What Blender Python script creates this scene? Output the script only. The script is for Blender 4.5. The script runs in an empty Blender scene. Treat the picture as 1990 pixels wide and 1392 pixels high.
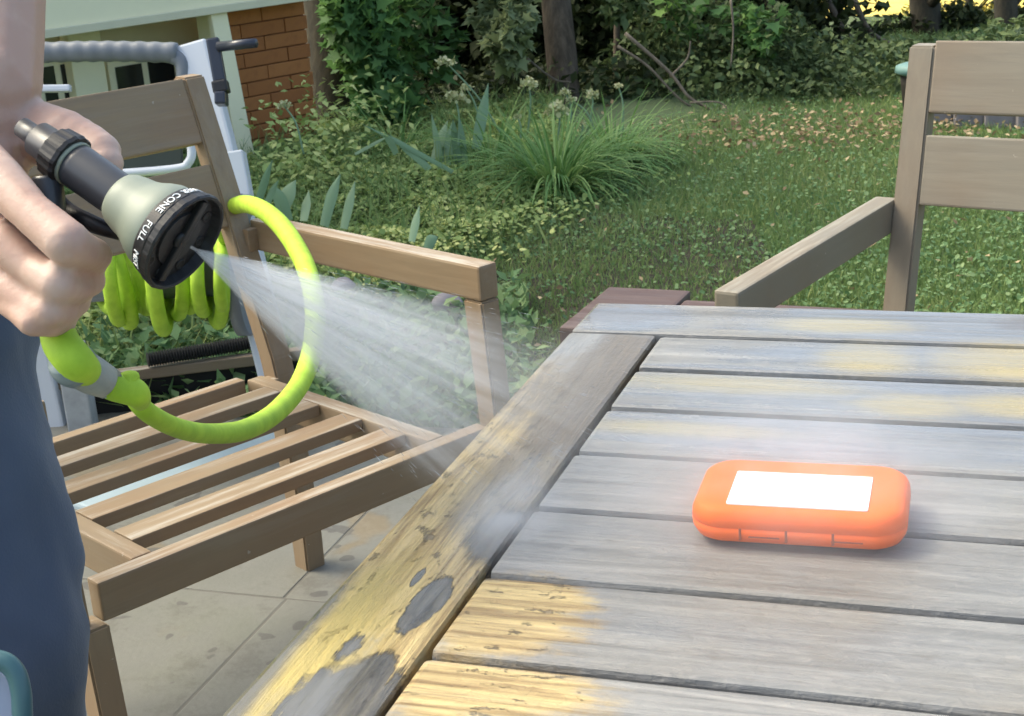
import bpy, bmesh, math, random
import numpy as np
from mathutils import Vector, Matrix, Euler, noise as mnoise
random.seed(7); rng = np.random.default_rng(7)
S = bpy.context.scene; C = S.collection
R = math.radians
# ---------------------------------------------------------------- camera
FPX, PITCH, ROLL, CAMZ = 2958.5, 0.318868, 0.071006, 1.14
YT, YC = 0.338772, -0.743813           # yaw of table, yaw of left chair
fw = Vector((0, math.cos(PITCH), -math.sin(PITCH))); rt0 = Vector((1, 0, 0)); dn0 = fw.cross(rt0)
rt = math.cos(ROLL)*rt0 + math.sin(ROLL)*dn0
dn = -math.sin(ROLL)*rt0 + math.cos(ROLL)*dn0
CO = Vector((0, 0, CAMZ))
cd = bpy.data.cameras.new('camera'); cam = bpy.data.objects.new('camera', cd); C.objects.link(cam)
cam.matrix_world = Matrix(((rt.x, -dn.x, -fw.x, CO.x), (rt.y, -dn.y, -fw.y, CO.y), (rt.z, -dn.z, -fw.z, CO.z), (0, 0, 0, 1)))
cd.sensor_width = 36; cd.lens = FPX*36/1990; cd.clip_start = .05; cd.clip_end = 300
cd.dof.use_dof = True; cd.dof.focus_distance = 1.25; cd.dof.aperture_fstop = 44
S.camera = cam
# ---------------------------------------------------------------- light
SUN_EL, SUN_AZ = 50, -66                # azimuth from +Y towards +X
w = bpy.data.worlds.new('World'); S.world = w; w.use_nodes = True
wn = w.node_tree.nodes; wl = w.node_tree.links
sky = wn.new('ShaderNodeTexSky'); sky.sky_type = 'NISHITA'; sky.sun_disc = False
sky.sun_elevation = R(SUN_EL); sky.sun_rotation = R(SUN_AZ); sky.air_density = .8; sky.dust_density = 5.0; sky.ozone_density = .5
wl.new(sky.outputs[0], wn['Background'].inputs[0]); wn['Background'].inputs[1].default_value = .15
sd = bpy.data.lights.new('sun', 'SUN'); sd.energy = .65; sd.angle = R(22); sd.color = (1, .93, .8)
so = bpy.data.objects.new('sun', sd); C.objects.link(so)
sdir = Vector((math.sin(R(SUN_AZ))*math.cos(R(SUN_EL)), math.cos(R(SUN_AZ))*math.cos(R(SUN_EL)), math.sin(R(SUN_EL))))
so.rotation_euler = sdir.to_track_quat('Z', 'Y').to_euler(); so.location = (0, 0, 6)
S.view_settings.view_transform = 'Standard'; S.view_settings.look = 'None'
S.view_settings.exposure = 1.6; S.view_settings.gamma = 1
S.view_settings.use_white_balance = True; S.view_settings.white_balance_temperature = 6700; S.view_settings.white_balance_tint = 2
S.cycles.volume_bounces = 2
S.cycles.volume_step_rate = 1.0; S.cycles.volume_max_steps = 128; S.cycles.max_bounces = 8; S.cycles.use_denoising = True

# ---------------------------------------------------------------- helpers
def ray(px, py): return rt*((px-995)/FPX) + dn*((py-696)/FPX) + fw
def at(px, py, z=0):
    d = ray(px, py); return CO + d*((CAMZ-z)/-d.z)
def atd(px, py, D): return CO + ray(px, py)*D
def hit(px, py, q, n):
    d = ray(px, py); return CO + d*((Vector(q)-CO).dot(n)/d.dot(n))
def TB(u, v, z=0):
    c, s = math.cos(YT), math.sin(YT); return Vector((u*c+v*s, -u*s+v*c, z))
def tag(o, label=None, cat=None, group=None, kind=None):
    if label: o['label'] = label
    if cat: o['category'] = cat
    if group: o['group'] = group
    if kind: o['kind'] = kind
    return o
def link(o, parent=None):
    C.objects.link(o)
    if parent: o.parent = parent
    return o
def empty(name, loc=(0, 0, 0), rz=0.):
    o = bpy.data.objects.new(name, None); o.location = loc; o.rotation_euler = (0, 0, rz); o.empty_display_size = .05
    return link(o)
def obj(name, bm, m, parent=None, smooth=False, loc=None, rot=None):
    me = bpy.data.meshes.new(name)
    if isinstance(bm, bmesh.types.BMesh):
        bmesh.ops.recalc_face_normals(bm, faces=bm.faces)
        bm.to_mesh(me); bm.free()
    else: me = bm
    if m: me.materials.append(m)
    if smooth:
        for p in me.polygons: p.use_smooth = True
    o = bpy.data.objects.new(name, me)
    if loc is not None: o.location = loc
    if rot is not None: o.rotation_euler = rot
    return link(o, parent)
def box(bm, c, s, bev=0., M=None, seg=2):
    r = bmesh.ops.create_cube(bm, size=1, matrix=Matrix.Diagonal((s[0], s[1], s[2], 1)))
    vs = r['verts']
    if bev:
        es = list({e for v in vs for e in v.link_edges})
        rr = bmesh.ops.bevel(bm, geom=es, offset=bev, segments=seg, affect='EDGES', profile=.6)
        vs = list({v for f in rr['faces'] for v in f.verts} | {v for v in vs if v.is_valid})
    T = Matrix.Translation(c) @ (M or Matrix())
    bmesh.ops.transform(bm, matrix=T, verts=vs)
    return bm
def BX(c, s, bev=.003, M=None): return box(bmesh.new(), c, s, bev, M)
def hexa(bm, bot, top, bev=.003):
    """prism from 4 bottom and 4 top points"""
    v = [bm.verts.new(p) for p in list(bot)+list(top)]
    fs = [(3, 2, 1, 0), (4, 5, 6, 7), (0, 1, 5, 4), (1, 2, 6, 5), (2, 3, 7, 6), (3, 0, 4, 7)]
    for f in fs: bm.faces.new([v[i] for i in f])
    if bev: bmesh.ops.bevel(bm, geom=list({e for x in v for e in x.link_edges}), offset=bev, segments=2, affect='EDGES')
    return bm
def leanpost(x0, x1, y0b, y1b, y0t, y1t, zb, zt, bev=.003, x0b=None, x1b=None):
    a = x0 if x0b is None else x0b; b = x1 if x1b is None else x1b
    return hexa(bmesh.new(), [(a, y0b, zb), (b, y0b, zb), (b, y1b, zb), (a, y1b, zb)], [(x0, y0t, zt), (x1, y0t, zt), (x1, y1t, zt), (x0, y1t, zt)], bev)
def spline(pts, n):
    pts = [np.array(p, float) for p in pts]; P = [2*pts[0]-pts[1]]+pts+[2*pts[-1]-pts[-2]]; out = []
    for i in range(1, len(P)-2):
        for k in range(n):
            t = k/n; a, b, c, d = P[i-1], P[i], P[i+1], P[i+2]
            out.append(.5*((2*b)+(-a+c)*t+(2*a-5*b+4*c-d)*t*t+(-a+3*b-3*c+d)*t**3))
    out.append(pts[-1]); return out
def tube(bm, pts, rad, seg=10, cap=True):
    """pts list of Vector, rad list/float"""
    n = len(pts); pts = [Vector(p[:3]) for p in pts]
    if not hasattr(rad, '__len__'): rad = [rad]*n
    rings = []; up = None
    for i, p in enumerate(pts):
        t = (pts[min(i+1, n-1)]-pts[max(i-1, 0)]).normalized()
        if up is None: up = t.orthogonal().normalized()
        up = (up - t*up.dot(t)).normalized(); sd_ = t.cross(up)
        rings.append([bm.verts.new(p + (up*math.cos(a)+sd_*math.sin(a))*rad[i]) for a in [2*math.pi*k/seg for k in range(seg)]])
    for a, b in zip(rings, rings[1:]):
        for k in range(seg): bm.faces.new((a[k], a[(k+1) % seg], b[(k+1) % seg], b[k]))
    if cap: bm.faces.new(rings[0][::-1]); bm.faces.new(rings[-1])
    return bm
def tube4(bm, P4, n=6, seg=10): # points (x,y,z,r)
    q = spline(P4, n); return tube(bm, [Vector(p[:3]) for p in q], [p[3] for p in q], seg)
def lathe(prof, seg=48, M=None, wob=None):
    bm = bmesh.new(); rings = []
    for (z, r) in prof:
        rings.append([bm.verts.new(((r*(1+(wob(z, a) if wob else 0)))*math.cos(a), (r*(1+(wob(z, a) if wob else 0)))*math.sin(a), z)) for a in [2*math.pi*k/seg for k in range(seg)]])
    for a, b in zip(rings, rings[1:]):
        for k in range(seg): bm.faces.new((a[k], a[(k+1) % seg], b[(k+1) % seg], b[k]))
    bm.faces.new(rings[0][::-1]); bm.faces.new(rings[-1])
    if M: bmesh.ops.transform(bm, matrix=M, verts=bm.verts)
    return bm
def axisM(o, d, up=Vector((0, 0, 1))):
    z = d.normalized(); x = up.cross(z).normalized(); y = z.cross(x)
    return Matrix(((x.x, y.x, z.x, o.x), (x.y, y.y, z.y, o.y), (x.z, y.z, z.z, o.z), (0, 0, 0, 1)))

# ---------------------------------------------------------------- materials
class G:
    def __init__(s, name):
        s.m = bpy.data.materials.new(name); s.m.use_nodes = True; s.t = s.m.node_tree
        s.b = s.t.nodes['Principled BSDF']; s.out = s.t.nodes['Material Output']
    def n(s, ty, ins=None, **kw):
        nd = s.t.nodes.new('ShaderNode'+ty)
        for k, v in kw.items(): setattr(nd, k, v)
        for k, v in (ins or {}).items(): s.set(nd.inputs[k], v)
        return nd
    def set(s, sock, v):
        if isinstance(v, bpy.types.NodeSocket): s.t.links.new(v, sock)
        elif isinstance(v, bpy.types.Node): s.t.links.new(v.outputs[0], sock)
        else:
            if sock.type == 'RGBA' and len(v) == 3: v = (*v, 1)
            sock.default_value = v
    def p(s, **kw):
        for k, v in kw.items(): s.set(s.b.inputs[k.replace('_', ' ')], v)
        return s
    def math(s, op, a, b=None, clamp=False):
        nd = s.n('Math', operation=op, use_clamp=clamp); s.set(nd.inputs[0], a)
        if b is not None: s.set(nd.inputs[1], b)
        return nd.outputs[0]
    def mix(s, f, a, b, mode='MIX'):
        nd = s.n('Mix', data_type='RGBA', blend_type=mode); s.set(nd.inputs['Factor'], f); s.set(nd.inputs[6], a); s.set(nd.inputs[7], b); return nd.outputs[2]
    def fmix(s, f, a, b):
        nd = s.n('Mix', data_type='FLOAT'); s.set(nd.inputs[0], f); s.set(nd.inputs[2], a); s.set(nd.inputs[3], b); return nd.outputs[0]
    def map(s, v, sc=(1, 1, 1), loc=(0, 0, 0), rot=(0, 0, 0)):
        return s.n('Mapping', {'Vector': v, 'Scale': sc, 'Location': loc, 'Rotation': rot}).outputs[0]
    def noise(s, v, scale, detail=4, rough=.6, dist=0.):
        return s.n('TexNoise', {'Vector': v, 'Scale': scale, 'Detail': detail, 'Roughness': rough, 'Distortion': dist}).outputs[0]
    def ramp(s, f, stops, interp='LINEAR'):
        nd = s.n('ValToRGB'); s.set(nd.inputs[0], f); e = nd.color_ramp.elements; nd.color_ramp.interpolation = interp
        while len(e) < len(stops): e.new(.5)
        for el, (p, c) in zip(e, stops): el.position = p; el.color = (*c, 1) if len(c) == 3 else c
        return nd.outputs[0]
    def rng(s, f, a, b, c=0., d=1., sm=True):
        nd = s.n('MapRange', {'Value': f, 'From Min': a, 'From Max': b, 'To Min': c, 'To Max': d}); nd.interpolation_type = 'SMOOTHSTEP' if sm else 'LINEAR'
        return nd.outputs[0]
    def co(s, which='Object', ob=None):
        nd = s.n('TexCoord')
        if ob: nd.object = ob
        return nd.outputs[which]
    def bump(s, h, st=.3, dist=.002):
        nd = s.n('Bump', {'Height': h, 'Strength': st, 'Distance': dist}); s.set(s.b.inputs['Normal'], nd.outputs[0]); return s
def simple(name, col, rough=.5, var=.12, nscale=30, bump=.0, **kw):
    g = G(name); c = g.co(); nz = g.noise(c, nscale, 5)
    dk = tuple(x*(1-var) for x in col); lt = tuple(min(1, x*(1+var)) for x in col)
    g.p(Base_Color=g.mix(nz, dk, lt), Roughness=rough, **kw)
    if bump: g.bump(nz, bump, .001)
    return g.m
def chair_wood(name, col, worn=(.48, .45, .39), amt=.6):
    g = G(name); oi = g.n('ObjectInfo'); c = g.co('Generated')
    geo = g.n('NewGeometry'); v = g.n('VectorMath', {0: g.co(), 1: g.n('CombineXYZ', {0: g.math('MULTIPLY', oi.outputs['Random'], 7.)})}, operation='ADD').outputs[0]
    big = g.noise(v, 5, 3); gr = g.noise(g.map(v, (18, 18, 18)), 4, 6, .7, 1.2)
    att = g.n('Attribute', attribute_name='grain').outputs['Vector']
    fine = g.noise(att, 1., 6, .65, .4)
    base = g.mix(fine, tuple(x*.72 for x in col), tuple(min(1, x*1.25) for x in col))
    base = g.mix(g.rng(big, .35, .7), base, g.mix(.5, base, tuple(x*.8 for x in (col[0]*1.15, col[1]*.9, col[2]*.75))))
    up = g.n('SeparateXYZ', {0: geo.outputs['Normal']}).outputs[2]
    wornf = g.math('MULTIPLY', g.math('MULTIPLY', g.rng(g.noise(att, .55, 7, .7), .47, .66), amt), g.rng(up, .3, .9, .12, 1.))
    base = g.mix(wornf, base, worn)
    sp = g.rng(g.noise(v, 90, 2), .74, .78); base = g.mix(g.math('MULTIPLY', sp, .35), base, (.6, .57, .5))
    g.p(Base_Color=base, Roughness=g.rng(fine, .2, .8, .45, .7)); g.bump(fine, .25, .0015)
    return g.m
def grain(o, ax, sx=6., sy=90.):
    """vector attribute 'grain': object space, stretched along axis ax"""
    me = o.data; n = len(me.vertices); co = np.empty(n*3); me.vertices.foreach_get('co', co); co = co.reshape(-1, 3)
    k = np.full(3, sy); k[ax] = sx; off = rng.uniform(0, 50, 3)
    a = me.attributes.new('grain', 'FLOAT_VECTOR', 'POINT'); a.data.foreach_set('vector', (co*k+off).ravel()); return o

M_ = {}
M_['chair'] = chair_wood('chair wood', (.252, .184, .110))
M_['chair2'] = chair_wood('chair wood grey', (.205, .18, .135), (.4, .38, .31), .5)
M_['sleeper'] = chair_wood('dark timber', (.11, .07, .06), (.25, .2, .18), .4)
M_['edging'] = chair_wood('edging wood', (.2, .15, .1))
M_['black'] = simple('black rubber', (.009, .009, .010), .5, .3, 80, .3)
M_['dark'] = simple('dark plastic', (.035, .038, .045), .38, .15, 60, .1)
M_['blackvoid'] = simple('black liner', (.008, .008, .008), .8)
M_['palegreen'] = simple('pale plastic', (.22, .25, .195), .5, .06, 12, .05)
M_['white'] = simple('white print', (.8, .82, .82), .5, .05)
M_['reel_grey'] = simple('pale grey plastic', (.55, .58, .62), .4, .06, 10)
M_['reel_dark'] = simple('slate plastic', (.16, .175, .19), .45, .12, 20)
M_['crank'] = simple('crank plastic', (.025, .03, .045), .35, .15, 20)
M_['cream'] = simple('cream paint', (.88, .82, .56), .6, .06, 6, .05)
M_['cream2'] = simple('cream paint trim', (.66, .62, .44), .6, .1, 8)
M_['glassdark'] = simple('dark glass', (.015, .018, .018), .12, .1)
M_['stain'] = simple('stained grey post', (.35, .36, .36), .7, .5, 25, .4)
M_['connector'] = simple('grey connector', (.17, .22, .23), .35, .1)
M_['connector2'] = simple('grey sleeve', (.28, .3, .27), .4, .3, 90, .3)
M_['teal'] = simple('teal metal', (.05, .12, .13), .35, .2, 15)
M_['lav'] = simple('lavender fabric', (.3, .34, .45), .8, .1, 15)
M_['bluepl'] = simple('pale blue plastic', (.36, .44, .47), .4, .15, 8)
M_['stone'] = simple('purple grey stone', (.22, .2, .21), .8, .3, 12, .5)
M_['shirt'] = simple('shirt cloth', (.2, .22, .25), .9, .1, 20)
M_['shoe'] = simple('shoe', (.04, .04, .045), .6)
M_['hair'] = simple('hair', (.05, .03, .02), .6, .3, 80, .5)
def hosemat():
    g = G('lime hose fabric'); c = g.co(); nz = g.noise(c, 40, 5); wv = g.noise(c, 900, 2)
    g.p(Base_Color=g.mix(g.rng(nz, .3, .7), (.31, .50, .028), (.42, .62, .042)), Roughness=.7)
    g.bump(wv, .35, .0006); return g.m
M_['hose'] = hosemat()
def skinmat():
    g = G('skin'); c = g.co(); n1 = g.noise(c, 14, 4); n2 = g.noise(c, 160, 3)
    g.p(Base_Color=g.mix(g.rng(n1, .35, .65), (.44, .275, .21), (.54, .39, .315)), Roughness=.5, Subsurface_Weight=.12, Subsurface_Scale=.01)
    g.b.inputs['Subsurface Radius'].default_value = (1, .35, .2)
    vo = g.n('TexVoronoi', {'Vector': c, 'Scale': 420.}); g.bump(g.math('ADD', g.math('MULTIPLY', vo.outputs['Distance'], .6), g.math('ADD', n2, g.math('MULTIPLY', g.noise(g.map(c, (1, 1, 3)), 55, 4), 1.0))), .16, .0009); return g.m
M_['skin'] = skinmat()
def denim():
    g = G('blue denim'); c = g.co(); n1 = g.noise(c, 5, 3); n2 = g.noise(g.map(c, (1, 1, 1)), 500, 2)
    g.p(Base_Color=g.mix(g.rng(n1, .3, .7), (.05, .07, .11), (.085, .112, .165)), Roughness=.9, Sheen_Weight=.2); wr = g.noise(g.map(c, (1.2, 1.2, .55), (0, 0, 0), (0, .6, 0)), 5, 3, .45, .4); g.bump(g.math('ADD', g.math('MULTIPLY', n2, .03), wr), .6, .02); return g.m
M_['denim'] = denim()
def brickmat():
    g = G('brick'); c = g.co(); oi = g.n('ObjectInfo'); n1 = g.noise(g.co('Object'), 30, 5)
    col = g.mix(oi.outputs['Random'], (.33, .12, .034), (.40, .155, .045)); col = g.mix(g.rng(n1, .45, .8, 0, .5), col, (.24, .09, .03))
    g.p(Base_Color=col, Roughness=.85); g.bump(n1, .5, .003); return g.m
M_['brick'] = brickmat()
M_['mortar'] = simple('mortar', (.26, .105, .04), .9, .25, 20, .4)
def orange():
    g = G('orange rubber'); c = g.co(); n1 = g.noise(c, 60, 4)
    g.p(Base_Color=g.mix(n1, (.97, .14, .01), (.99, .165, .015)), Roughness=.6, Specular_IOR_Level=.3); g.bump(n1, .04, .0004); return g.m
M_['orange'] = orange()
M_['silver'] = simple('bright label plate', (.9, .92, .92), .3, .02, 5)
def barkmat(name, a, b):
    g = G(name); c = g.co(); n1 = g.noise(g.map(c, (1, 1, .18)), 30, 6, .7); g.p(Base_Color=g.mix(g.rng(n1, .3, .7), a, b), Roughness=.9); g.bump(n1, .7, .01); return g.m
M_['bark'] = barkmat('brown bark', (.05, .037, .024), (.13, .10, .068))
M_['barkdark'] = barkmat('dark bark', (.022, .02, .012), (.06, .05, .03))
M_['twig'] = barkmat('twig bark', (.10, .08, .06), (.22, .18, .13))
def leafmat(name, c1, c2, c3, tr=.38, rough=.6, spec=.18):
    g = G(name); a = g.n('Attribute', attribute_name='rnd').outputs['Fac']
    col = g.ramp(a, [(0, c1), (.6, c2), (1, c3)])
    g.p(Base_Color=col, Roughness=rough, Specular_IOR_Level=spec)
    t = g.n('BsdfTranslucent', {'Color': col}); mx = g.n('MixShader', {0: tr, 1: g.b.outputs[0], 2: t.outputs[0]})
    g.t.links.new(mx.outputs[0], g.out.inputs[0]); return g.m
M_['lf_maple'] = leafmat('maple leaf', (0.065, 0.129, 0.046), (0.115, 0.23, 0.073), (0.23, 0.385, 0.09))
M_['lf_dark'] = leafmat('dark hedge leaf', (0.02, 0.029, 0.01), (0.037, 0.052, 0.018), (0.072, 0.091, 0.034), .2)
M_['lf_ever'] = leafmat('evergreen leaf', (0.05, 0.079, 0.03), (0.101, 0.143, 0.055), (0.189, 0.24, 0.091), .2)
M_['lf_cover'] = leafmat('ground cover leaf', (0.177, 0.259, 0.088), (0.352, 0.445, 0.144), (0.68, 0.692, 0.267), .25)
M_['lf_weed'] = leafmat('weed leaf', (0.109, 0.202, 0.085), (0.171, 0.279, 0.116), (0.279, 0.373, 0.171), .3)
M_['lf_grass'] = leafmat('grass blade', (0.137, 0.217, 0.074), (0.21, 0.305, 0.104), (0.347, 0.383, 0.149), .3, .55)
M_['lf_tuft'] = leafmat('tuft blade', (0.129, 0.258, 0.078), (0.202, 0.35, 0.109), (0.35, 0.478, 0.156), .3, .4)
M_['lf_iris'] = leafmat('iris blade', (0.196, 0.31, 0.184), (0.276, 0.391, 0.23), (0.368, 0.46, 0.253), .25, .4)
M_['lf_litter'] = leafmat('dry leaf', (.16, .11, .06), (.34, .25, .14), (.50, .40, .24), .15, .7)
M_['lf_seed'] = leafmat('seed head', (0.374, 0.407, 0.198), (0.55, 0.55, 0.308), (0.682, 0.638, 0.396), .2, .7)
M_['lf_pale'] = leafmat('pale hanging leaf', (.16, .21, .10), (.25, .30, .15), (.38, .42, .22), .4)
M_['lf_sun_gold'] = leafmat('leaf with painted sun gold', (.16, .17, .03), (.35, .3, .06), (.6, .42, .08), .4, .6)  # gold of the low sun behind the trees, put into the leaf colour
# -- table wood
def tablemat(name, emp, along):
    g = G(name); t = g.co('Object', emp); oi = g.n('ObjectInfo')
    sc = (3, 60, 20) if along == 'u' else (60, 3, 20)
    ofs = g.n('CombineXYZ', {0: g.math('MULTIPLY', oi.outputs['Random'], 11.), 1: g.math('MULTIPLY', oi.outputs['Random'], 5.)}).outputs[0]
    v = g.n('VectorMath', {0: t, 1: ofs}, operation='ADD').outputs[0]
    warp = g.noise(v, 9, 3)
    gv = g.map(v, sc)
    fine = g.noise(gv, 2.2, 8, .68, .5)
    fine2 = g.noise(gv, .7, 6, .6, .8)
    iso = g.noise(g.map(v, tuple(max(14., x*.55) for x in sc)), 4.5, 6, .7, .3)
    med = g.noise(g.map(v, tuple(x*.35 for x in sc)), 1.1, 5, .6)
    grey = g.mix(g.rng(fine, .3, .7), (.15, .152, .15), (.262, .26, .248))
    grey = g.mix(g.rng(fine2, .52, .75), grey, (.34, .33, .31))
    grey = g.mix(g.rng(med, .45, .75, 0, .7), grey, (.185, .195, .21))
    grey = g.mix(g.rng(g.noise(gv, 5, 4, .7), .64, .72, 0, .55), grey, (.09, .086, .08))
    grey = g.mix(g.rng(iso, .5, .72, 0, .55), grey, (.31, .30, .285)); grey = g.mix(g.rng(iso, .42, .28, 0, .5), grey, (.12, .115, .105))
    grey = g.mix(g.rng(g.noise(t, 5, 5, .6), .42, .68, 0, .35), grey, (.22, .18, .12))
    nz = g.noise(t, 7, 5, .65); nzh = g.noise(t, 45, 5, .7); nz3 = g.noise(gv, .5, 5, .6)
    se = g.n('SeparateXYZ', {0: t})
    def blob(cx, cy, rx, ry, soft=.35, nam=.55, gam=.5, rag=.9):
        dx = g.math('DIVIDE', g.math('SUBTRACT', se.outputs[0], cx), rx); dy = g.math('DIVIDE', g.math('SUBTRACT', se.outputs[1], cy), ry)
        d = g.math('SQRT', g.math('ADD', g.math('MULTIPLY', dx, dx), g.math('MULTIPLY', dy, dy)))
        d = g.math('ADD', d, g.math('MULTIPLY', g.math('SUBTRACT', nz, .5), nam*2)); d = g.math('ADD', d, g.math('MULTIPLY', g.math('SUBTRACT', nzh, .5), .7)); d = g.math('ADD', d, g.math('MULTIPLY', g.math('SUBTRACT', nz3, .5), gam*2))
        d = g.math('ADD', d, g.math('MULTIPLY', g.math('SUBTRACT', fine, .5), rag))
        return g.rng(d, 1+soft, 1-soft)
    def umax(l):
        r = l[0]
        for x in l[1:]: r = g.math('MAXIMUM', r, x)
        return r
    if along == 'u':
        tan = umax([blob(-.268, .71, .052, .046, .26, .6, .6, 1.0), blob(-.255, .63, .058, .034, .28, .6, .6, 1.0)])  # golden reflections of sunlit trees, painted as tan wood colour
        gold_refl = umax([blob(-.15, 1.262, .05, .02, .6), blob(-.115, 1.175, .035, .035, .6), blob(0.0, 1.18, .06, .035, .6), blob(-.075, 1.075, .035, .022, .6), blob(.0, 1.085, .05, .02, .6), blob(-.20, 1.105, .09, .02, .7), blob(-.225, 1.005, .06, .012, .7), blob(.04, 1.275, .03, .02)])  # far golden glare on the wet planks, painted into the albedo
        gold_refl = g.math('MULTIPLY', gold_refl, .8)
        wet = umax([blob(-.14, 1.10, .17, .05, .4, .4, .6), blob(-.1, 1.01, .17, .055, .5, .4, .5), blob(-.08, 1.27, .14, .05, .4, .5, .8), blob(-.1, 1.185, .14, .03, .5), blob(-.33, 1.27, .05, .04, .5)])
        brown = umax([blob(-.34, 1.28, .05, .03, .4), blob(.01, 1.28, .03, .02)])
        dark = g.math('MULTIPLY', blob(-.2, 1.285, .16, .006, .8, .3, 1.), .6)
    else:
        tan = umax([blob(-.335, .79, .07, .16, .2, .4, .35), blob(-.356, .97, .028, .16, .3), blob(-.306, .645, .018, .08, .12)])  # side board: reflected gold painted in as tan wood colour
        gold_refl = blob(-.35, .66, .03, .1, .5)
        wet = umax([g.math('MULTIPLY', blob(-.325, 1.12, .06, .14, .3), .3), g.math('MULTIPLY', blob(-.305, .84, .03, .10, .4), .6)])
        brown = umax([blob(-.318, 1.08, .045, .15, .25, .35, .35, .6), g.math('MULTIPLY', blob(-.325, .90, .03, .10, .4), .6)])
        dark = umax([blob(-.314, .712, .0105, .034, .06, .5, .5, .5), blob(-.324, .605, .030, .050, .12, .8, .7, 1.2), blob(-.302, .81, .017, .035, .3), blob(-.336, .662, .010, .026, .12, 1.4, .9, 1.5), blob(-.331, .745, .003, .014, .1), g.math('MULTIPLY', blob(-.372, .62, .012, .11, .4, .8, 1.), .8)])
    if along == 'v': wet = umax([wet, dark])
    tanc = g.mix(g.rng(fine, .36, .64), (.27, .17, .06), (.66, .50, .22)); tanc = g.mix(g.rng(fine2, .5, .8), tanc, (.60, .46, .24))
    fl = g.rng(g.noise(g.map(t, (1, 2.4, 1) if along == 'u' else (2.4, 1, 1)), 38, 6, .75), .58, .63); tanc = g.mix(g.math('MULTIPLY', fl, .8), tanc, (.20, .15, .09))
    col = g.mix(g.math('MULTIPLY', tan, .92), grey, tanc)  # blends the painted tan reflections over the grey wood
    col = g.mix(g.math('MULTIPLY', gold_refl, .95), col, (.46, .36, .12))  # blends the painted golden reflection over the wood
    col = g.mix(g.math('MULTIPLY', brown, .88), col, g.mix(fine, (.085, .06, .03), (.19, .14, .08)))
    col = g.mix(g.math('MULTIPLY', dark, .9), col, g.mix(g.rng(fine, .35, .65), (.045, .042, .038), (.13, .125, .115)))
    wf = g.math('MULTIPLY', wet, g.rng(fine2, .25, .55, .55, 1.))
    col = g.mix(g.math('MULTIPLY', wet, .7), col, g.mix(1., col, (.6, .6, .6), 'MULTIPLY'))
    g.p(Base_Color=col, Roughness=g.fmix(wf, g.rng(fine, .2, .8, .34, .52), .1), Specular_IOR_Level=g.fmix(wf, .5, .6), Coat_Weight=g.math('MULTIPLY', wf, 1.0), Coat_Roughness=.05, Coat_IOR=1.45)
    hgt = g.math('ADD', g.math('ADD', fine, g.math('MULTIPLY', iso, .8)), g.math('MULTIPLY', fine2, .8)); hgt = g.math('ADD', hgt, g.math('MULTIPLY', dark, -.9)); hgt = g.math('ADD', hgt, g.math('MULTIPLY', g.math('MULTIPLY', fl, tan), -.5))
    bs = g.fmix(wf, .7, .25); bs = g.fmix(tan, bs, 1.)
    g.bump(hgt, bs, .0036)
    cb = g.n('Bump', {'Height': g.noise(g.map(t, (1, 2.2, 1)), 22, 3, .5), 'Strength': .10, 'Distance': .002}); g.set(g.b.inputs['Coat Normal'], cb.outputs[0])
    return g.m
def concretemat():
    g = G('weathered concrete'); geo = g.n('NewGeometry'); v = geo.outputs['Position']; oi = g.n('ObjectInfo')
    n1 = g.noise(v, 2.5, 6, .65); n2 = g.noise(v, 11, 6, .7); n3 = g.noise(v, 120, 3)
    col = g.mix(n1, (.135, .132, .112), (.185, .182, .155)); col = g.mix(g.rng(n2, .50, .64), col, (.125, .12, .10)); col = g.mix(g.rng(g.noise(v, 1.3, 5, .6), .5, .62, 0, .5), col, (.15, .155, .11))
    col = g.mix(g.rng(g.noise(v, 5.5, 3, .5), .60, .68, 0, .7), col, (.20, .155, .09))
    col = g.mix(g.rng(g.noise(v, 20, 2, .4), .64, .67, 0, .85), col, (.085, .08, .07))
    col = g.mix(g.rng(g.noise(v, 3.3, 4), .58, .75, 0, .6), col, (.21, .207, .18))
    col = g.mix(g.math('MULTIPLY', oi.outputs['Random'], .15), col, (.2, .2, .18))
    g.p(Base_Color=col, Roughness=g.rng(n2, .3, .7, .45, .8)); g.bump(g.math('ADD', n3, g.math('MULTIPLY', n2, 2)), .3, .002); return g.m
M_['concrete'] = concretemat(); M_['joint'] = simple('sandy joint', (.13, .125, .105), .95, .3, 25, .3)
def soilmat(name, a, b, c):
    g = G(name); v = g.n('NewGeometry').outputs['Position']; n1 = g.noise(v, 4, 6, .7); n2 = g.noise(v, 60, 5, .7)
    col = g.mix(g.rng(n1, .35, .65), a, b); col = g.mix(g.rng(n2, .5, .7), col, c); g.p(Base_Color=col, Roughness=.95); g.bump(n2, .8, .01); return g.m
M_['lawn'] = soilmat('lawn soil', (.07, .11, .04), (.09, .13, .05), (.11, .125, .06))
M_['bed'] = soilmat('bed soil', (.03, .024, .014), (.05, .038, .022), (.03, .045, .012))
M_['field'] = soilmat('field with painted sunlight', (.62, .48, .10), (.8, .62, .16), (.5, .48, .10))  # low sunlight on the far ground is put into this bright yellow

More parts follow.
